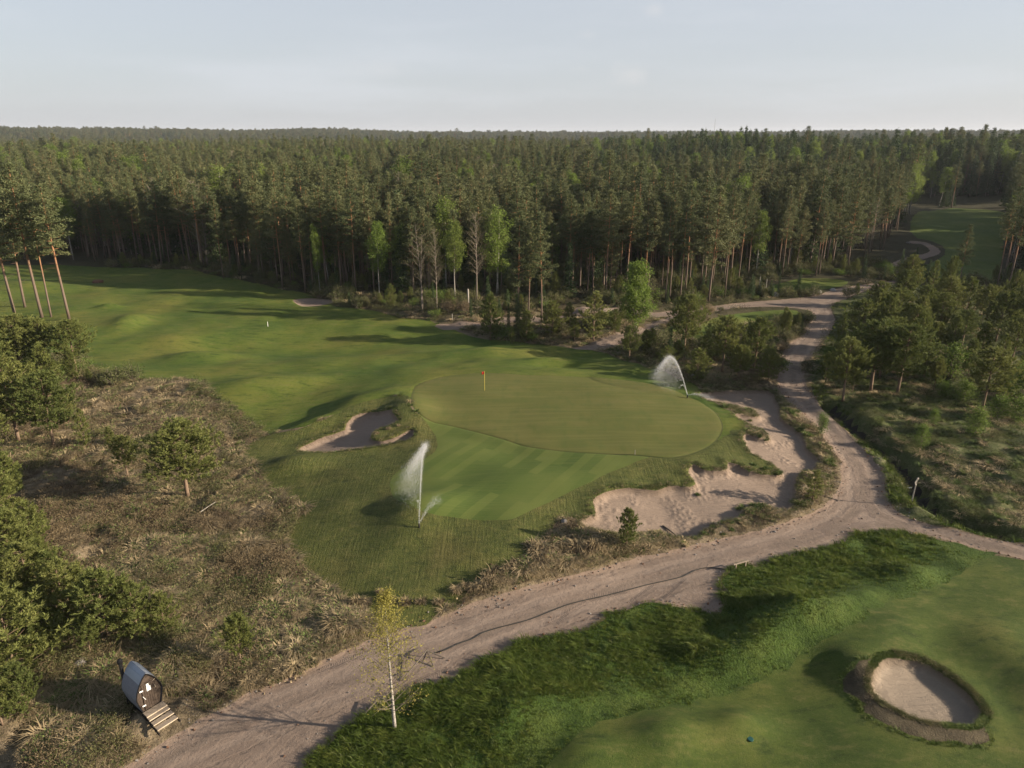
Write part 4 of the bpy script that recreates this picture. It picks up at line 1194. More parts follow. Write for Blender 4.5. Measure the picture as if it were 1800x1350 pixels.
# ------------------------------------------------------------------ ground cover
def wedge_pts(n, r0, r1, amax=.72, power=0.0, seed=1):
    rg = np.random.RandomState(seed)
    th = (rg.rand(n) * 2 - 1) * amax
    u = rg.rand(n)
    r = r0 * (r1 / r0) ** u if power else np.sqrt(u * (r1 * r1 - r0 * r0) + r0 * r0)
    return r * np.sin(th), r * np.cos(th)
OPEN = ['road', 'far_path', 'cross_path', 'bunker_a', 'bunker_b', 'bunker_c', 'bunker_d', 'green', 'apron', 'fairway', 'slope', 'tee_a', 'tee_b', 'far_fairway', 'lush', 'low_fairway']
TUF = [tuft_mesh('tuft', M['straw'], n=44, h=.34, spread=.50, wd=.04, droop=1.0), tuft_mesh('tuft', M['straw'], n=36, h=.26, spread=.42, wd=.034, droop=1.1), tuft_mesh('tuft', M['sedge'], n=30, h=.34, spread=.30, wd=.034)]
HEA = [Tree() for _ in range(6)]
for i, T in enumerate(HEA): T.clump((0, 0, .09 + .03 * i), .5 if i < 4 else .62, 190, .075, .032, .7, .45)
HEAM = [HEA[0].crown_mesh('heather', M['heather']), HEA[1].crown_mesh('heather', M['heather']), HEA[2].crown_mesh('bilberry', M['moss']), HEA[3].crown_mesh('bilberry', M['moss']), HEA[4].crown_mesh('russet', M['russet']), HEA[5].crown_mesh('bilberry', M['moss'])]
PATCH = heap_mesh('straw_patch', M['straw'], M['sedge'], n=6, h=.34, spread=.62, wd=.036, core=.14)
def heath():
    x, y = wedge_pts(125000, 23, 118, .72, 1, 4)
    k = ~in_any(OPEN + ['meadow', 'bank_c'], x, y)
    x, y = x[k], y[k]
    d = segdist(ZW['road'], x, y, True, 3); d2 = segdist(ZW['bunker_b'], x, y, True, 3); _hx, _hy = at(280, 1258)[:2]; k = (d > .3) & (segdist(ZW['low_fairway'], x, y, True, 3) > 1.2) & (segdist(ZW['lush'], x, y, True, 3) > .6) & (np.hypot(x - _hx, y - _hy) > 1.75) & ((d2 > .5) | (NR.rand(len(x)) < .35)); x, y, d, d2 = x[k], y[k], d[k], d2[k]
    n = len(x); g = fbm(x / 2.4, y / 2.4, 41, 3); g2 = fbm(x / 6, y / 6, 43, 2); u = NR.rand(n)
    fw = segdist(ZW['fairway'], x, y, True, 9); gnear = np.exp(-fw / 2.0)
    # 0,1 straw 2 sedge 3,4 heather 5,6,8 low shrubs 7 russet 9 matted straw patch
    var = np.where(g > .45, np.where(u < .35, 0, np.where(u < .6, 1, np.where(u < .88, 9, 2))), np.where(u < .24, 5, np.where(u < .42, 8, np.where(u < .54, 3, np.where(u < .62, 7, np.where(u < .84, 1, 0))))))
    var = np.where((g2 < .42) & (u < .55), np.where(u < .2, 3, np.where(u < .3, 4, 7)), var)
    strawz = (y > 58) & (x < -12)
    var = np.where(strawz & (u > .35), np.where(u < .8, NR.randint(0, 2, n), 9), var)
    var = np.where((NR.rand(n) < gnear * .8), np.where(u < .6, 2, 8), var).astype(int)
    sc = (.5 + NR.rand(n) ** 2 * .95); sc = np.where(var == 9, np.minimum(sc, .8), sc)
    sc = sc * np.where(np.hypot(x, y) > 70, 1.2, 1) * np.minimum(1, .45 + .4 * np.minimum(d, d2))
    hole = (fbm(x / 1.3, y / 1.3, 91, 2) < .36) | (fbm(x / 5, y / 5, 95, 2) < .30)
    k = ~(hole & (NR.rand(n) < .85)); x, y, var, sc = x[k], y[k], var[k], sc[k]
    scatter('heath_vegetation', np.c_[x, y, gz(x, y)], TUF + HEAM + [PATCH], var, s3(sc), label='dry straw grass, heather and low shrubs covering the uneven heath', cat='heath')
    print('heath', len(x))
heath()
def undergrowth():
    # bushes, seedlings and low shrubs under the first rows of the forest
    x, y = wedge_pts(30000, 92, 185, .72, 0, 14)
    k = ~in_any(OPEN + ['meadow'], x, y) & (segdist(ZW['far_path'], x, y, True, 5) > 2.6) & (segdist(ZW['cross_path'], x, y, True, 5) > 2.6) & (segdist(ZW['tee_a'], x, y, True, 5) > 2.5) & (segdist(ZW['tee_b'], x, y, True, 5) > 2.5); x, y = x[k], y[k]
    fd = segdist(ZW['fairway'], x, y, True, 40); g = fbm(x / 6, y / 6, 47, 3)
    k = (NR.rand(len(x)) < np.where(g > .5, .75, .25)); x, y, fd = x[k], y[k], fd[k]; n = len(x)
    u = NR.rand(n)
    sh = [shrub(1.4, .9), shrub(1.0, 1.0)]
    pr = [HEAM[2], HEAM[0], TUF[0]] + [T.all_mesh('bush', M['bark_grey'], m) for T, m in zip(sh, (M['moss'], M['sapling']))] + [ALL['young'][0], ALL['spruce'][0]]
    var = np.where(u < .45, 0, np.where(u < .62, 1, np.where(u < .74, 2, np.where(u < .90, 3, np.where(u < .94, 4, np.where(u < .975, 5, 6))))))
    sc = np.where(var < 3, 1.6, np.where(var < 5, 1.1, np.where(var == 5, .45, .22))) * (.6 + NR.rand(n) * .9)
    scatter('forest_undergrowth', np.c_[x, y, gz(x, y)], pr, var, s3(sc), label='low shrubs and seedlings covering the floor of the forest edge', cat='undergrowth')
    print('under', n)
undergrowth()
def slope_tufts():
    x, y = wedge_pts(120000, 34, 90, .5, 1, 15)
    k = inside(ZW['slope'], x, y) & ~in_any(['green', 'apron', 'bunker_a', 'bunker_b', 'road'], x, y); x, y = x[k], y[k]
    n = len(x)
    def turf(nb, h, mat):
        V, F = [], []; b = 0
        for i in range(nb):
            v, f = tuft(n=4, h=h * (.5 + .6 * NR.rand()), spread=.12, wd=.03, lean=(-.25, .1)); v = v + np.array([NR.normal() * .3, NR.normal() * .3, 0]); V.append(v); F.append(f + b); b += len(v)
        return np_mesh('turf', np.vstack(V), np.vstack(F), mat)
    pr = [turf(18, .13, M['roughgrass']), turf(18, .10, M['roughgrass']), turf(14, .16, M['roughgrass'])]
    g = fbm(x / 2.2, y / 2.2, 71, 2)
    k = NR.rand(n) < (.07 + .14 * (g > .48)); x, y = x[k], y[k]; n = len(x)
    scatter('rough_grass', np.c_[x, y, gz(x, y)], pr, NR.randint(0, 3, n), s3(.8 + .5 * NR.rand(n)), label='short rough grass covering the slope round the green', cat='grass')
    print('slope', n)
def meadow():
    x, y = wedge_pts(60000, 30, 150, .72, 1, 5)
    k = inside(ZW['meadow'], x, y) & ~in_any(['road', 'lush'], x, y) & (segdist(ditch, x, y, False, 3) > .8)
    x, y = x[k], y[k]; n = len(x)
    g = fbm(x / 2.6, y / 2.6, 51, 3); u = NR.rand(n)
    var = np.where(g > .57, np.where(u < .3, 0, np.where(u < .5, 1, np.where(u < .75, 2, 5))), np.where(u < .5, 2, np.where(u < .8, 5, 8))).astype(int)
    edge = segdist(ZW['road'], x, y, True, 4)
    var = np.where((edge < 2.2) & (u < .75), 9, var)
    sc = .55 + NR.rand(n) * .7
    k = ~((fbm(x / 1.4, y / 1.4, 93, 2) < .36) & (NR.rand(n) < .8)); x, y, var, sc = x[k], y[k], var[k], sc[k]
    scatter('meadow_vegetation', np.c_[x, y, gz(x, y)], TUF + HEAM + [tuft_mesh('tuft', M['grass'], n=30, h=.34, spread=.3, wd=.03, lean=(-.3, .1))], var, s3(sc), label='mixed green and withered meadow growth right of the ditch', cat='meadow')
    print('meadow', len(x))
meadow()
def lush():
    x, y = wedge_pts(130000, 22, 70, .72, 1, 6)
    k = inside(ZW['lush'], x, y) | ((segdist(ZW['lush'], x, y, True, 1) < .16) & ~inside(ZW['low_fairway'], x, y)); x, y = x[k], y[k]
    n = len(x); g = fbm(x / 1.8, y / 1.8, 61, 3)
    ed = np.minimum(1, .28 + np.maximum(0, segdist(ZW['low_fairway'], x, y, True, 6) - .3) / 3.0)
    k = NR.rand(n) < np.where(g > .45, 1.0, .45) * (.4 + .6 * ed); x, y, g, ed = x[k], y[k], g[k], ed[k]; n = len(x)
    sc = (.5 + .8 * NR.rand(n) ** 2) * (.35 + 1.25 * g) * ed
    pr = [tuft_mesh('tuft', M['grass'], n=22, h=.34, spread=.18, wd=.024, lean=(-.65, .15)), tuft_mesh('tuft', M['grass'], n=22, h=.28, spread=.2, wd=.024, lean=(-.45, .3)), tuft_mesh('tuft', M['grass'], n=22, h=.24, spread=.24, wd=.024, lean=(-.7, -.2)), tuft_mesh('tuft', M['sedge'], n=20, h=.3, spread=.2, wd=.022, lean=(-.5, .1))]
    rot = np.c_[NR.normal(size=n) * .08, NR.normal(size=n) * .08, NR.normal(size=n) * .5]
    scatter('long_grass', np.c_[x, y, gz(x, y)], pr, np.where(NR.rand(n) < .12, 3, NR.randint(0, 3, n)), s3(sc * .85), rot, label='lush long green grass leaning in the wind below the gravel road', cat='grass')
    print('lush', n)
lush()
def fringe():
    P = []; 
    for k, n, lo, hi in (('bunker_a', 500, -.4, .02), ('bunker_b', 2600, -.5, .03), ('bunker_c', 1500, -.32, .0), ('bank_c', 350, -.2, .3), ('fairway', 0, 0, 0)):
        C = ZW[k]; i = NR.randint(0, len(C), n); j = (i + 1) % len(C); t = NR.rand(n, 1)
        p = C[i] * (1 - t) + C[j] * t; e = C[j] - C[i]; nr = np.c_[-e[:, 1], e[:, 0]] / (np.hypot(e[:, 0], e[:, 1])[:, None] + 1e-9)
        q = p + nr * (lo + (hi - lo) * NR.rand(n, 1)) ; q2 = p - nr * (lo + (hi - lo) * NR.rand(n, 1))
        a = inside(C, q[:, 0], q[:, 1]); q[a] = q2[a]
        a = inside(C, q[:, 0], q[:, 1]); P.append(q[~a])
    P = np.vstack(P); x, y = P[:, 0], P[:, 1]
    k = ~in_any(['green', 'apron', 'road', 'bunker_a', 'bunker_b', 'bunker_c'], x, y); x, y = x[k], y[k]; n = len(x)
    nearc = inside(ZW['bank_c'], x, y) | (segdist(ZW['bank_c'], x, y, True, 2) < 1)
    u = NR.rand(n)
    # long dark green grass all round the bunker rim, bare on its lower left bank
    cx, cy_ = ZW['bunker_c'].mean(0)
    low = (x < cx - .3) & (y < cy_ + 1.2) & inside(ZW['bank_c'], x, y)
    var = np.where(nearc, np.where(low & (u < .9), np.where(u < .5, 2, 3), np.where(u > .6, 1, 0)), np.where(u < .5, 1, np.where(u < .8, 3, 2)))
    sc = np.where(low, .45, .6) + NR.rand(n) * .35
    k = ~(low & (NR.rand(n) < .2)); x, y, var, sc = x[k], y[k], var[k], sc[k]
    pr = [tuft_mesh('tuft', M['grass'], n=24, h=.20, spread=.2, wd=.022), tuft_mesh('tuft', M['sedge'], n=24, h=.20, spread=.26, wd=.03), tuft_mesh('tuft', M['straw'], n=24, h=.24, spread=.28, wd=.03, droop=1.0), HEAM[2]]
    scatter('bunker_fringe_grass', np.c_[x, y, gz(x, y)], pr, var, s3(sc * .55), label='tufts of long grass fringing the bunker edges', cat='grass')
fringe()

# ------------------------------------------------------------------ straw tussocks heaped along the road and round the waste bunker
HEAPS = [heap_mesh('tussock', M['straw'], M['heather'], 6, .62, .55), heap_mesh('tussock', M['straw'], M['straw'], 5, .55, .5), heap_mesh('tussock', M['sedge'], M['straw'], 6, .5, .55), heap_mesh('tussock', M['straw'], M['sedge'], 5, .5, .45)]
def tussocks():
    runs = [([(628,1058),(690,1050),(760,1062)], 7, .8, 'at the lower end of the roadside heap', (0,3)),
            ([(810,1040),(870,1020),(940,1000),(960,985)], 16, 1.0, 'in the heap between slope and road', (0,1)),
            ([(940,965),(1000,960),(1060,975)], 13, 1.15, 'in the high heap below the apron', (0,1)),
            ([(1010,985),(1080,975),(1150,962),(1195,955)], 13, .72, 'at the road edge below the waste bunker', (1,3)),
            ([(1240,940),(1290,925),(1350,905)], 11, .62, 'on the bank between waste bunker and road', (2,3)),
            ([(1300,895),(1335,890)], 6, .75, 'in the clump jutting into the waste bunker', (2,2)),
            ([(1400,885),(1440,860),(1462,820),(1445,785)], 15, .95, 'on the inner bank of the road bend', (2,3)),
            ([(1425,765),(1395,735),(1378,705)], 10, .85, 'on the narrow bank above the waste bunker', (2,3)),
            ([(1300,722),(1328,730)], 3, .55, 'on the upper grass tongue in the waste bunker', (2,3)),
            ([(1320,757),(1350,768)], 4, .55, 'on the middle grass tongue in the waste bunker', (2,3)),
            ([(1330,820),(1368,832)], 4, .6, 'at the tip of the lowest grass tongue', (2,2)),
            ([(1224,868),(1230,872)], 1, .6, 'alone in the sand of the waste bunker', (2,2)),
            ([(440,1205),(500,1185),(545,1165)], 11, .95, 'on the heath border along the road, right of the hut', (1,3)),
            ([(560,1140),(600,1110),(625,1075)], 9, .95, 'between heath and sandy road shoulder', (0,1)),
            ([(1362,620),(1370,612)], 2, 1.0, 'beside the shaded road', (1,1)),
            ([(650,765),(700,748)], 4, .5, 'on the ragged island of the small bunker', (1,3))]
    for line, n, s, where, kinds in runs:
        L = np.array(line, float); seg = np.linspace(0, len(L) - 1, n) if n > 1 else [0.5]
        for i, q in enumerate(seg):
            j = min(int(q), len(L) - 2); p = L[j] * (1 - (q - j)) + L[j + 1] * (q - j)
            px, py = p + np.array([rnd.gauss(0, 5), rnd.gauss(0, 4.5)]) * (1 if n > 3 else .2)
            x, y, z = at(px, py)
            if n > 4 and inside(ZW['road'], np.array([x]), np.array([y]))[0]: continue
            k = rnd.choice(kinds); sz = s * rnd.uniform(.65, 1.2)
            o = link('grass_tussock', HEAPS[k], None, (x, y, z - .12 * sz), (rnd.gauss(0, .12), rnd.gauss(0, .12), rnd.random() * 6.28))
            o.scale = (sz, sz, sz * rnd.uniform(.8, 1.15))
            tone = 'greenish' if k == 2 else 'pale straw'
            size = 'large' if sz > s * 1.0 else 'small'
            tag(o, f'{size} {tone} grass tussock {where}', 'tussock', 'grass tussocks ' + where.split(',')[0])
tussocks()

# ------------------------------------------------------------------ wooden hut (arched outdoor toilet) with steps
M['shingle'] = plain('grey_roof_felt', (.19, .20, .225), .7, .2, 9, .01)
M['ridge'] = plain('zinc_ridge', (.34, .38, .44), .55, .1, 4)
M['ridge'].node_tree.nodes['Principled BSDF'].inputs['Metallic'].default_value = .6
M['brownwood'] = plain('brown_boards', (.062, .047, .036), .8, .35, 12, .01)
M['darkwood'] = plain('dark_stringer', (.022, .019, .017), .85, .3, 8)
M['white'] = plain('white_paint', (.72, .72, .70), .6, .06, 4)
M['plank'] = plain('weathered_plank', (.26, .215, .165), .85, .3, 10, .01)
M['plankedge'] = plain('fresh_plank', (.42, .35, .26), .8, .15, 10)
M['pipe'] = plain('soot_pipe', (.025, .024, .024), .7, .2, 6)
def hut():
    x, y, z = at(270, 1252)
    ang = math.radians(53)
    root = empty('outdoor_toilet', (x, y, z), ang)           # local +X along the front face, local -Y out of the door
    tag(root, 'small arched wooden toilet hut with grey shell and white door notice beside the gravel road', 'hut')
    Wd, Hh, L, f0 = .66, 2.05, 1.5, .32
    prof = []
    for i in range(21):
        t = i / 20
        a = -math.pi * .5 * .62 + t * math.pi * (1 + .62)
    def egg(s=1.0, n=22):
        P = []
        for i in range(n + 1):
            t = i / n                       # 0 bottom left ... 1 bottom right, passing the apex
            u = abs(t - .5) * 2             # 1 at the foot, 0 at the apex
            zz = 1 - u ** 1.18
            w = (math.sin(min(1.0, u * 1.28) * math.pi * .5)) ** .92 * (1 - .34 * max(0, u - .62) / .38)
            P.append(((1 if t > .5 else -1) * w * Wd * s, f0 + (Hh * zz - Hh * .5) * s + Hh * .5))
        return P
    E_ = egg()
    # shell built of courses of shingle boards
    for i in range(22):
        (x0, z0), (x1, z1) = E_[i], E_[i + 1]
        mid = abs(i - 10.5) < 3
        b = MB(); nrm = Vector((-(z1 - z0), 0, (x1 - x0))); nrm = -nrm if nrm.dot(Vector(((x0 + x1) / 2, 0, (z0 + z1) / 2 - f0 - 1.0))) < 0 else nrm
        nrm.normalize(); th = .035 + (.006 if i % 2 else 0)
        a0, a1 = Vector((x0, 0, z0)), Vector((x1, 0, z1)); o0, o1 = a0 + nrm * th, a1 + nrm * th
        vs = []
        for yy in (0.05, L):
            for p in (a0, a1, o1, o0): vs.append((p.x, yy, p.z))
        b.add(vs, [(0, 1, 2, 3), (7, 6, 5, 4), (0, 4, 5, 1), (1, 5, 6, 2), (2, 6, 7, 3), (3, 7, 4, 0)])
        link('ridge_sheet' if mid else 'shell_board', b.mesh('board', M['ridge' if mid else 'shingle']), root)
    def wall(name, yy, mat):
        b = MB(); P = egg(.985); n = len(P)
        vs = [(p[0], yy, p[1]) for p in P] + [(p[0], yy + .05, p[1]) for p in P]
        fs = [tuple(range(n))[::-1], tuple(range(n, 2 * n))] + [(i, (i + 1) % n, n + (i + 1) % n, n + i) for i in range(n)]
        b.add(vs, fs); return link(name, b.mesh(name, mat), root)
    wall('front_wall', 0.06, M['brownwood']); wall('back_wall', L - .08, M['brownwood'])
    # door of upright boards, each its own board
    door = MB()
    door.box((0, .035, f0 + .80), (.62, .02, 1.45)); dr = link('door', door.mesh('door', M['brownwood']), root)
    for i in range(6):
        b = MB(); xx = -.275 + i * .11; top = 1.50 - .05 * abs(i - 2.5) ** 1.5
        b.box((xx, .014, f0 + .06 + top / 2), (.099, .022, top)); link('door_board', b.mesh('door_board', M['brownwood']), dr)
    for zz in (.36, 1.24):
        b = MB(); b.box((-.36, -.004, f0 + zz), (.17, .014, .07), M=Matrix.Rotation(.15, 4, 'Y')); link('hinge', b.mesh('hinge', M['white']), dr)
    b = MB(); b.box((.0, -.004, f0 + 1.20), (.20, .012, .26)); b.box((-.03, -.006, f0 + 1.42), (.12, .012, .16)); link('door_notice', b.mesh('door_notice', M['white']), dr)
    b = MB(); b.tube([(.3, -.03, f0 + 1.08), (.3, -.03, f0 + 1.25)], .015, 6); b.tube([(.24, -.01, f0 + 1.5), (.36, -.01, f0 + 1.54)], .012, 5); link('handle', b.mesh('handle', M['plankedge']), dr)
    b = MB(); b.box((-.28, -.004, f0 + .78), (.02, .012, .28), M=Matrix.Rotation(-.4, 4, 'Y')); link('hasp', b.mesh('hasp', M['white']), dr)
    # dark rim round the front opening
    b = MB(); b.tube([(p[0] * 1.02, .0, p[1]) for p in egg(1.01)], .028, 6); link('front_trim', b.mesh('trim', M['darkwood']), root)
    b = MB()
    for sx in (-.38, .38): b.box((sx, L / 2, .15), (.12, L * .95, .34))
    link('foundation_beam', b.mesh('beam', M['darkwood']), root)
    st = empty('entrance_steps', (x, y, z), ang)
    tag(st, 'short flight of weathered plank steps leading down from the toilet door', 'steps')
    for sx in (-.52, .54):
        b = MB(); pts = [(0, -.02, f0 - .08), (0, -1.72, -.12)]
        b.box((sx, -.76, f0 * .5 - .10), (.05, 1.58, .13), M=Matrix.Rotation(math.atan2(f0 + .04, 1.7), 4, 'X')); link('stringer', b.mesh('stringer', M['darkwood']), st)
    for i in range(4):
        yy = -.22 - i * .36; zz = f0 - .02 - i * (f0 + .02) / 4 + .04
        for j in range(3 if i == 0 else 2):
            b = MB(); b.box((0, yy + .11 - j * .135 - (0 if i else -.02), zz), (1.02, .125, .035)); link('tread_plank', b.mesh('tread', M['plank']), st)
        b = MB(); b.box((0, yy + .11 - (.135 * (3 if i == 0 else 2)) + .052, zz - .01), (1.04, .022, .06)); link('nosing', b.mesh('nosing', M['plankedge']), st)
    # flue standing behind
    v = Matrix.Rotation(ang, 4, 'Z') @ Vector((-.42, L + .18, 0))
    pr = empty('vent_pipe', (x + v.x, y + v.y, gz(x + v.x, y + v.y)[0]), 0)
    tag(pr, 'dark upright ventilation pipe behind the arched hut', 'pipe')
    b = MB(); b.tube([(0, 0, -.1), (0, 0, 2.75)], .085, 10); link('pipe_shaft', b.mesh('pipe', M['pipe'], True), pr)
    b = MB(); b.tube([(0, 0, 2.7), (0, 0, 2.75), (0, 0, 2.93)], [.12, .14, .10], 10); link('pipe_cap', b.mesh('cap', M['pipe'], True), pr)
hut()

# ------------------------------------------------------------------ golf flag, stakes, posts, hose, rails
M['yellow'] = plain('yellow_pole', (.55, .45, .10), .5, .1)
M['red'] = plain('red_flag', (.5, .045, .03), .7, .15, 10)
M['greywood'] = plain('silver_grey_wood', (.27, .25, .215), .9, .25, 8, .01)
M['rock'] = plain('granite', (.19, .175, .16), .9, .4, 4, .08)
M['palerock'] = plain('pale_stone', (.32, .31, .29), .9, .3, 4, .05)
M['hose'] = plain('black_hose', (.03, .03, .028), .5, .2)
M['dirt'] = plain('brown_stump', (.13, .075, .05), .95, .4, 6, .05)
def flag():
    x, y, z = at(852, 687)
    r = empty('golf_flag', (x, y, z)); tag(r, 'red flag on a yellow pole standing in the back of the putting green', 'flag')
    b = MB(); b.tube([(0, 0, -.1), (0, 0, 2.25)], .022, 6); link('flag_pole', b.mesh('pole', M['yellow']), r)
    b = MB(); n = 8; vs = []
    for i in range(n + 1):
        t = i / n; w = .06 * math.sin(t * 7) * t
        for d in (-.004, .004): vs += [(-.02 - .30 * t, w + d, 2.24 - .06 * t), (-.02 - .30 * t, w + d, 1.92 + .05 * t - .1 * t)]
    fs = []
    for i in range(n):
        k = i * 4; fs += [(k, k + 1, k + 5, k + 4), (k + 2, k + 6, k + 7, k + 3), (k, k + 4, k + 6, k + 2), (k + 1, k + 3, k + 7, k + 5)]
    b.add(vs, fs); link('flag_cloth', b.mesh('cloth', M['red'], True), r)
    b = MB(); b.tube([(0, 0, .012), (0, 0, .02)], .07, 10); link('hole_cup', b.mesh('cup', M['pipe']), r)
flag()
def stake(px, py, h, mat, label, name='marker_stake', rad=.03, lean=(0, 0)):
    x, y, z = at(px, py)
    b = MB(); b.tube([(0, 0, -.1), (0, 0, h * .95), (0, 0, h)], [rad, rad, rad * .5], 6)
    o = link(name, b.mesh('stake', mat), None, (x, y, z), (lean[0], lean[1], 0)); tag(o, label, name.split('_')[-1]); return o
stake(471, 574, .8, M['white'], 'white marker stake standing in the lit part of the fairway', rad=.04)
stake(1116, 799, .45, M['greywood'], 'thin pale stake at the seam of putting green and sod apron', rad=.025)
stake(823, 540, 3.2, M['greywood'], 'pale broken trunk standing at the forest edge right of the russet bush', 'tree_snag', .2)
stake(1333, 518, 3.4, M['greywood'], 'grey wooden post left of the rock by the upper tee', 'wooden_post', .07)
stake(1345, 518, 3.0, M['greywood'], 'second grey wooden post close to the rock by the upper tee', 'wooden_post', .07)
stake(795, 562, 1.0, M['greywood'], 'low grey post at the start of the sandy path', 'wooden_post', .06)
def signpost():
    x, y, z = at(1602, 883)
    r = empty('trail_sign_post', (x, y, z), .4); tag(r, 'slightly leaning grey wooden trail post with small crosspiece beside the ditch', 'post')
    b = MB(); b.tube([(0, 0, -.2), (.05, 0, 1.0), (.13, 0, 2.15)], [.055, .05, .045], 7); link('post', b.mesh('post', M['greywood']), r)
    b = MB(); b.box((.10, 0, 1.95), (.5, .05, .13), M=Matrix.Rotation(-.9, 4, 'Y')); link('crosspiece', b.mesh('cross', M['greywood']), r)
    b = MB(); b.box((.03, -.03, 1.62), (.26, .04, .09), M=Matrix.Rotation(.8, 4, 'Y')); link('brace', b.mesh('brace', M['greywood']), r)
    x, y, z = at(1593, 860)
    b = MB(); b.tube([(-.42, 0, 0), (.42, .0, .04)], .055, 7); o = link('drain_pipe', b.mesh('pipe', M['white'], True), None, (x, y, z + .12), (0, -.06, -.1)); tag(o, 'short white pipe lying over the ditch edge left of the leaning post', 'pipe')
signpost()
def bench():
    a, c = at(1292, 1001), at(1311, 996); r = empty('low_rail', a, math.atan2(c[1] - a[1], c[0] - a[0])); L = math.hypot(c[0] - a[0], c[1] - a[1])
    tag(r, 'low wooden hitching rail on two legs at the corner of long grass and sand', 'rail')
    b = MB(); b.box((L / 2, 0, .42), (L + .35, .09, .05)); link('top_board', b.mesh('board', M['plank']), r)
    for q in (.05, L - .05):
        b = MB(); b.box((q, 0, .18), (.07, .07, .46)); link('leg', b.mesh('leg', M['plank']), r)
bench()
def hose():
    P = [(767,1148),(783,1143),(806,1132),(830,1124),(848,1113),(880,1103),(933,1089),(1000,1063),(1067,1047),(1110,1036),(1140,1028),(1200,1014),(1222,1003),(1250,998),(1288,1003)]
    W3 = np.array([at(*p) for p in P]); C = catmull(W3[:, :2], .5, False); zz = gz(C[:, 0], C[:, 1])
    b = MB(); b.tube([(p[0], p[1], q + .035) for p, q in zip(C, zz)], .03, 6); o = link('water_hose', b.mesh('hose', M['hose'], True)); tag(o, 'long black water hose lying along the middle of the gravel road', 'hose')
hose()
def pole_between(p, q, rad, name, mat, label, cat, lift=(0.05, .35)):
    a, c = Vector(at(*p)), Vector(at(*q)); a.z += lift[0]; c.z += lift[1]
    b = MB(); d = c - a
    b.tube([(0, 0, 0), tuple(d * .5 + Vector((0, 0, .02))), tuple(d)], [rad, rad * .9, rad * .6], 6)
    o = link(name, b.mesh(name, mat), None, a); tag(o, label, cat); return o
def props():
    a = Vector(at(751, 1155))
    r = empty('fallen_trestle', a); tag(r, 'broken wooden trestle of thin poles lying on the road shoulder', 'trestle')
    for (p, h0_, h1_, rad) in (((707, 1197), .85, .05, .045), ((762, 1172), .85, .02, .04), ((782, 1158), .80, .05, .035), ((742, 1166), .78, .02, .03)):
        e = Vector(at(*p)); b = MB(); b.tube([(0, 0, h0_ - .35), tuple(e - a + Vector((0, 0, h1_)))], rad, 6); link('pole', b.mesh('pole', M['darkpole']), r)
    pole_between((636, 1262), (667, 1237), .045, 'fallen_stick', M['darkpole'], 'dark stick lying at the border of the road, left of the budding birch', 'stick')
    pole_between((695, 1189), (724, 1181), .035, 'fallen_branch', M['darkpole'], 'thin dark branch on the road right of the budding birch trunk', 'branch', (.05, .12))
    pole_between((718, 1152), (738, 1142), .05, 'fallen_branch', M['darkpole'], 'short dark branch on the road above the broken trestle', 'branch', (.05, .1))
    pole_between((353, 905), (380, 888), .045, 'fallen_log', M['greywood'], 'bleached log lying on the heath below the broad crowned pine', 'log', (.25, .3))
    pole_between((1165, 925), (1188, 943), .07, 'fallen_log', M['darkpole'], 'dark log half buried at the lower edge of the waste bunker', 'log', (.05, .1))
M['darkpole'] = plain('old_dark_pole', (.10, .085, .07), .9, .3, 8)
props()
def rock(px, py, s, mat, label, name='boulder', flat=.6):
    x, y, z = at(px, py); bm = MB()
    n, m = 10, 7; vs = []; sd_ = rnd.random() * 50
    for j in range(m + 1):
        th = math.pi * j / m
        for i in range(n):
            ph = 2 * math.pi * i / n; v = Vector((math.sin(th) * math.cos(ph), math.sin(th) * math.sin(ph), math.cos(th)))
            k = .75 + .5 * float(fbm(v.x * 1.6 + sd_, v.y * 1.6 + v.z * 1.3, 5, 3)); vs.append((v.x * s * k, v.y * s * k * .8, v.z * s * k * flat))
    fs = [(j * n + i, (j + 1) * n + i, (j + 1) * n + (i + 1) % n, j * n + (i + 1) % n) for j in range(m) for i in range(n)]
    bm.add(vs, fs); o = link(name, bm.mesh(name, mat), None, (x, y, z + s * flat * .35), (0, 0, rnd.random() * 6)); tag(o, label, name.split('_')[-1])
for a in [(172,497,1.1,M['dirt'],'brown overturned stump lying on the far left fairway','tree_stump',.45),
          (1363,521,.9,M['palerock'],'light grey boulder beside the two posts by the upper tee'),(1464,511,.6,M['palerock'],'light boulder at the edge of the upper road'),
          (1437,514,.7,M['rock'],'small grey boulder between the upper tee and the road'),(167,1244,.28,M['palerock'],'small pale stone left of the arched hut'),
          (185,1013,.3,M['palerock'],'pale stone in the dark hollow above the bush pines'),(142,1168,.45,M['rock'],'grey rock among heather left of the vent pipe'),
          (992,918,.28,M['rock'],'pale bluish stone on top of the straw heap'),(888,536,.7,M['palerock'],'pale boulder behind the free standing pines'),
          (1218,660,.3,M['palerock'],'small white stone in the shade behind the second sprinkler'),(1596,428,.6,M['rock'],'grey stone at the end of the narrow upper road'),
          (1362,935,.12,M['rock'],'pebble on the road near the bend'),(1764,500,.5,M['palerock'],'pale stone at the foot of the close pair of pines')]:
    rock(*a)
def cover():
    x, y, z = at(1319, 1300)
    b = MB(); b.tube([(0, 0, 0), (0, 0, .05), (0, 0, .06)], [.15, .15, .13], 14); o = link('valve_cover', b.mesh('cover', plain('teal_plastic', (.02, .075, .065), .5, .1)), None, (x, y, z)); tag(o, 'round teal valve cover set in the mown grass left of the oval bunker', 'cover')
cover()

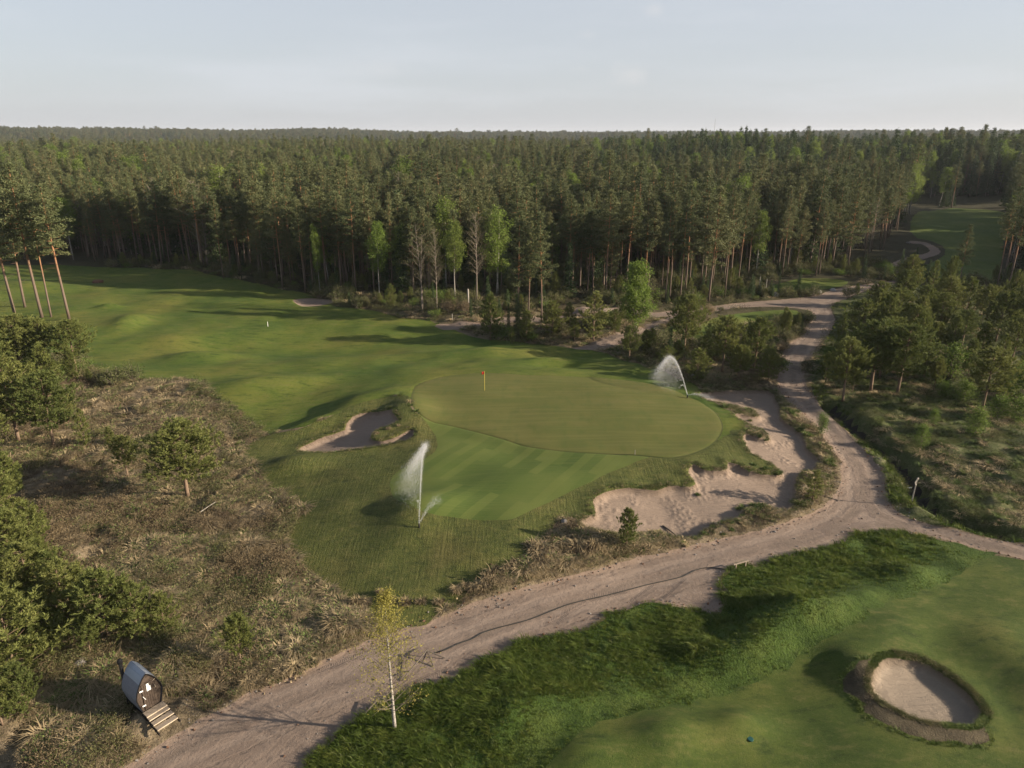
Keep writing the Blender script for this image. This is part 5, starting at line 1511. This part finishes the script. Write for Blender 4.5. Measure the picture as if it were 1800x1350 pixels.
# ------------------------------------------------------------------ radio mast on the far ridge
def mast():
    D = 2900.0; a, b_, c = ray(1255, 238); s = D / float(b_); x, y = float(a) * s, D; z = float(gz(x, y)[0])
    top = CAM_H + 25 * math.hypot(x, y) / FPX * 1.0
    r = empty('radio_mast', (x, y, z)); tag(r, 'tall thin radio mast far away on the horizon', 'mast'); H_ = top - z
    m = plain('galvanised_steel', (.25, .25, .26), .6, .1)
    for k in range(3):
        b = MB(); q = (math.cos(k * 2.09) * 1.0, math.sin(k * 2.09) * 1.0); b.tube([(q[0], q[1], 0), (q[0] * .6, q[1] * .6, H_)], .22, 4); link('leg', b.mesh('leg', m), r)
    b = MB()
    for i in range(28):
        z0 = H_ * i / 28; z1 = H_ * (i + 1) / 28
        for k in range(3): b.tube([(math.cos(k * 2.09) * .9, math.sin(k * 2.09) * .9, z0), (math.cos((k + 1) * 2.09) * .9, math.sin((k + 1) * 2.09) * .9, z1)], .1, 3, cap=False)
    link('bracing', b.mesh('bracing', m), r)
mast()

# ------------------------------------------------------------------ budding birch beside the road, russet bush
def bud_birch():
    global NR
    x, y, z = at(694, 1282); h = float(top_h(x, y, z, 1042))
    T = Tree(); A = bent_axis(h, .012, 12)
    T.w.tube([tuple(p) for p in A], [.105 * (1 - .9 * (i / 11) ** .8) for i in range(12)], 8)
    for i in range(95):
        t = .14 + .85 * (i + NR.rand()) / 95; u = (t - .14) / .86
        L = (2.6 * (1 - u) ** .9 * min(1, .6 + u * 2.0) + .2) * (.55 + .6 * NR.rand()); az = i * 2.4 + NR.rand()
        p0 = along(A, t); d = np.array([math.cos(az), math.sin(az), .55 + .8 * u + NR.rand() * .3]); d /= np.linalg.norm(d)
        p2 = p0 + d * L; p1 = (p0 + p2) / 2 - np.array([0, 0, .04 * L])
        T.w.tube([tuple(p0), tuple(p1), tuple(p2)], [.020 * (1.1 - u), .010, .003], 4, m=1, cap=False)
        for k in range(7):
            s_ = .25 + .75 * NR.rand(); q = p0 * (1 - s_) + p2 * s_; e = q + (rdirs(1, .3)[0] * .6 + d * .6) * L * (.25 + .3 * NR.rand())
            T.w.tube([tuple(q), tuple(e)], [.006, .002], 3, m=1, cap=False)
            T.clump(e, .22, int(3 + 7 * u), .075, .055, 0, 1); T.clump((q + e) / 2, .18, int(2 + 5 * u), .07, .05, 0, 1)
    r = empty('budding_birch', (x, y, z - .08)); tag(r, 'slender birch with yellow spring buds and white bark at the lower edge of the road', 'tree')
    link('trunk', T.w.mesh('trunk', [M['bark_birch'], M['twig']], True), r); link('crown', T.crown_mesh('crown', M['bud']), r)
bud_birch()
T_ = shrub(2.6, 1.8, 60, .12, 26)
def bush(px, py, s, mat, label, name='bush'):
    x, y, z = at(px, py); r = empty(name, (x, y, z), rnd.random() * 6, s); tag(r, label, 'bush')
    link('stems', bush_w, r); c = link('foliage', T_.crown_mesh('foliage', mat), r)
bush_w = T_.w.mesh('stems', M['bark_grey'], True)
for a in [(790,549,1.0,M['russet'],'russet twiggy bush at the forest edge beside the broken trunk'),(815,549,.85,M['russet'],'smaller russet bush touching the broken trunk'),
          (1369,618,.7,M['straw'],'bleached bush beside the shaded road'),(1245,552,.7,M['straw'],'dry pale bush left of the middle tee'),
          (618,516,.6,M['sapling'],'low green bush at the forest edge right of the small dark bunker'),(840,566,.5,M['straw'],'withered low bush where the sandy path starts'),
          (1350,585,.9,M['moss'],'low dark bush on the bank right of the middle tee'),(1320,598,.8,M['moss'],'low scrub bush below the middle tee'),
          (1385,600,.7,M['moss'],'scrub bush touching the shaded road'),(1060,565,.7,M['moss'],'scrub bush behind the crossing paths')]:
    bush(*a)

# ------------------------------------------------------------------ sprinklers throwing water
def m_water(a, name):
    t = NT(name, .3)
    c = (.92, .94, .96)
    t.col((.9, .92, .95)); tr = t.n.new('ShaderNodeBsdfTranslucent'); tr.inputs['Color'].default_value = (.95, .97, 1, 1)
    ms = t.n.new('ShaderNodeMixShader'); ms.inputs['Fac'].default_value = .5
    t.l.new(t.bsdf.outputs[0], ms.inputs[1]); t.l.new(tr.outputs[0], ms.inputs[2])
    tp = t.n.new('ShaderNodeBsdfTransparent'); m2 = t.n.new('ShaderNodeMixShader'); m2.inputs['Fac'].default_value = a
    t.l.new(ms.outputs[0], m2.inputs[1]); t.l.new(tp.outputs[0], m2.inputs[2]); t.l.new(m2.outputs[0], t.n['Material Output'].inputs['Surface'])
    return t.mat
M['water'] = m_water(.78, 'water_jet'); M['mist'] = m_water(.91, 'water_mist')
def drops(P, size):
    n = len(P); o = np.array([[1, 1, 1], [1, -1, -1], [-1, 1, -1], [-1, -1, 1]]) * .5
    V = (P[:, None, :] + o[None] * np.asarray(size).reshape(-1, 1, 1)).reshape(-1, 3); i = np.arange(n) * 4
    F = np.vstack([np.c_[i, i + 1, i + 2], np.c_[i, i + 3, i + 1], np.c_[i, i + 2, i + 3], np.c_[i + 1, i + 3, i + 2]])
    return np_mesh('drops', V, F, M['mist'])
def sprinkler(px, py, az, el, v, wind, label, nmist, jt=1.0, second=None, size=.028):
    x, y, z = at(px, py); r = empty('sprinkler', (x, y, z)); tag(r, label, 'sprinkler')
    b = MB(); b.tube([(0, 0, -.1), (0, 0, .22), (0, 0, .30)], [.07, .06, .045], 10); link('sprinkler_head', b.mesh('head', M['pipe'], True), r)
    b = MB(); d = np.array([math.cos(el) * math.cos(az), math.cos(el) * math.sin(az), math.sin(el)]); b.tube([(0, 0, .25), tuple(d * .22 + np.array([0, 0, .25]))], .025, 8); link('nozzle', b.mesh('nozzle', M['pipe'], True), r)
    def traj(t, el_=el, az_=az, v_=v):
        d_ = np.array([math.cos(el_) * math.cos(az_), math.cos(el_) * math.sin(az_), math.sin(el_)])
        t = np.asarray(t).reshape(-1, 1); k = .55                                  # air drag
        return np.array([0, 0, .3]) + d_ * v_ * (1 - np.exp(-k * t)) / k - np.array([0, 0, 1]) * (4.4 * t * t)
    ts = np.linspace(.01, jt, 16); J = traj(ts)
    b = MB(); b.tube([tuple(p) for p in J], [.010 + .014 * min(1, i / 9) * (1 - .8 * max(0, i - 10) / 5) for i in range(16)], 6)
    link('water_jet', b.mesh('jet', M['water'], True), r)
    rg = np.random.RandomState(abs(int(px)))
    P = []
    t = rg.rand(nmist // 7) * jt * 1.15; P.append(traj(t) + rg.normal(size=(len(t), 3)) * (.03 + .17 * (t / jt)[:, None] ** 2))
    t = (.15 + .85 * rg.rand(nmist) ** .8) * jt * 1.25; tau = rg.rand(nmist) ** 1.3 * (1.1 + .4 * t)
    fall = np.c_[wind[0] * tau, wind[1] * tau, -1.9 * tau - .5 * tau ** 2]
    Q = traj(t) + fall + rg.normal(size=(nmist, 3)) * np.array([.22, .4, .22]) * (.35 + tau)[:, None]; Q = Q[Q[:, 2] > .05]; P.append(Q)
    if second:
        s_az, s_el, s_v, s_n = second; t = rg.rand(s_n) ** .8 * .55; P.append(traj(t, s_el, s_az, s_v) + rg.normal(size=(s_n, 3)) * (.02 + .35 * t[:, None]))
        t = rg.rand(s_n // 5) * .75; P.append(traj(t, R(50), az + .1, v * .42) + rg.normal(size=(s_n // 5, 3)) * (.02 + .05 * t[:, None]))
    P = np.vstack(P); m = link('spray_mist', drops(P, size * (.5 + .8 * rg.rand(len(P)))), r); m['kind'] = 'stuff'
sprinkler(737, 927, R(93), R(36), 14.5, (-1.5, -.2), 'sprinkler shooting a tall white jet over the sod apron, nearest one', 24000, .95, (R(60), R(40), 7, 1300))
sprinkler(1208, 699, R(97), R(40), 12.5, (-1.6, -.3), 'sprinkler at the far right rim of the putting green, jet leaning left', 19000, .95, (R(-15), R(18), 6, 1200), .034)

# ------------------------------------------------------------------ tyre tracks and loose stones on the gravel
def tracks():
    runs = [((1035,1054),(1100,1038),.5,'short tyre track of lugs along the hose on the gravel road'),((1108,1062),(1152,1030),.5,'tyre track crossing the sandy shoulder, left of two'),
            ((1168,1055),(1207,1020),.5,'tyre track crossing the sandy shoulder, right of two'),((983,1100),(1003,1078),.6,'stubby double tyre track below the hose'),
            ((955,1100),(1030,1060),.35,'faint tyre track running parallel under the hose'),((775,1180),(700,1215),.45,'curved tyre marks below the broken trestle'),((560,1180),(640,1150),.4,'faint tyre track at the upper border of the road')]
    for p, q, w, lab in runs:
        a, c = Vector(at(*p)), Vector(at(*q)); d = (c - a); L = d.length; d.normalize(); n = Vector((-d.y, d.x, 0)); m = MB(); k = int(L / .17)
        for side in (-1, 1):
            for i in range(int(L / .13)):
                o = a + d * (i * .13 + (.08 if side > 0 else 0) + rnd.gauss(0, .012)); e1 = o + n * side * .03; e2 = o + n * side * w * .55 + d * .12
                z1, z2 = gz([e1.x, e2.x], [e1.y, e2.y]); ww = d * .035
                vs = [tuple(Vector((e1.x, e1.y, z1 - .01)) - ww), tuple(Vector((e1.x, e1.y, z1 - .01)) + ww), tuple(Vector((e2.x, e2.y, z2 - .01)) + ww), tuple(Vector((e2.x, e2.y, z2 - .01)) - ww), (e1.x, e1.y, z1 + .017), (e2.x, e2.y, z2 + .012)]
                m.add(vs, [(0, 4, 5, 3), (1, 2, 5, 4), (0, 1, 4), (3, 5, 2)])
        o = link('tyre_track', m.mesh('track', M['trackdirt'])); o['kind'] = 'stuff'; o['label'] = lab
M['trackdirt'] = plain('pressed_sand', (.20, .158, .128), .95, .2, 5)
tracks()
def stones():
    C = ZW['road']; n = 9000; i = NR.randint(0, len(C), n); p = C[i] + NR.normal(size=(n, 2)) * np.where(NR.rand(n, 1) < .75, .35, 1.2)
    x, y = p[:, 0], p[:, 1]; k = (np.hypot(x, y) < 95) & ~in_any(['lush', 'low_fairway', 'green'], x, y); x, y = x[k], y[k]
    T = MB(); T.box((0, 0, .2), (1, .8, .5), M=Matrix.Rotation(.3, 4, 'X') @ Matrix.Rotation(.2, 4, 'Y')); pm = T.mesh('stone', M['rock'])
    T = MB(); T.box((0, 0, .2), (.9, 1, .6), M=Matrix.Rotation(.6, 4, 'X') @ Matrix.Rotation(.5, 4, 'Y')); pm2 = T.mesh('stone', M['dirt'])
    scatter('loose_stones', np.c_[x, y, gz(x, y)], [pm, pm2], NR.randint(0, 2, len(x)), s3(.03 + .09 * NR.rand(len(x)) ** 3), label='loose stones and clods along the borders of the gravel road', cat='gravel')
stones()

# ------------------------------------------------------------------ air
def haze():
    b = MB(); b.box((0, 4200, 42), (11000, 9400, 126))
    t = bpy.data.materials.new('thin_haze'); t.use_nodes = True; n, l = t.node_tree.nodes, t.node_tree.links
    n.remove(n['Principled BSDF']); pv = n.new('ShaderNodeVolumePrincipled'); pv.inputs['Density'].default_value = .00007; pv.inputs['Color'].default_value = (.80, .86, .95, 1); pv.inputs['Anisotropy'].default_value = .1
    l.new(pv.outputs['Volume'], n['Material Output'].inputs['Volume'])
    o = link('haze', b.mesh('haze', t)); o['kind'] = 'stuff'
haze()
print('script time', time.time() - _T0)
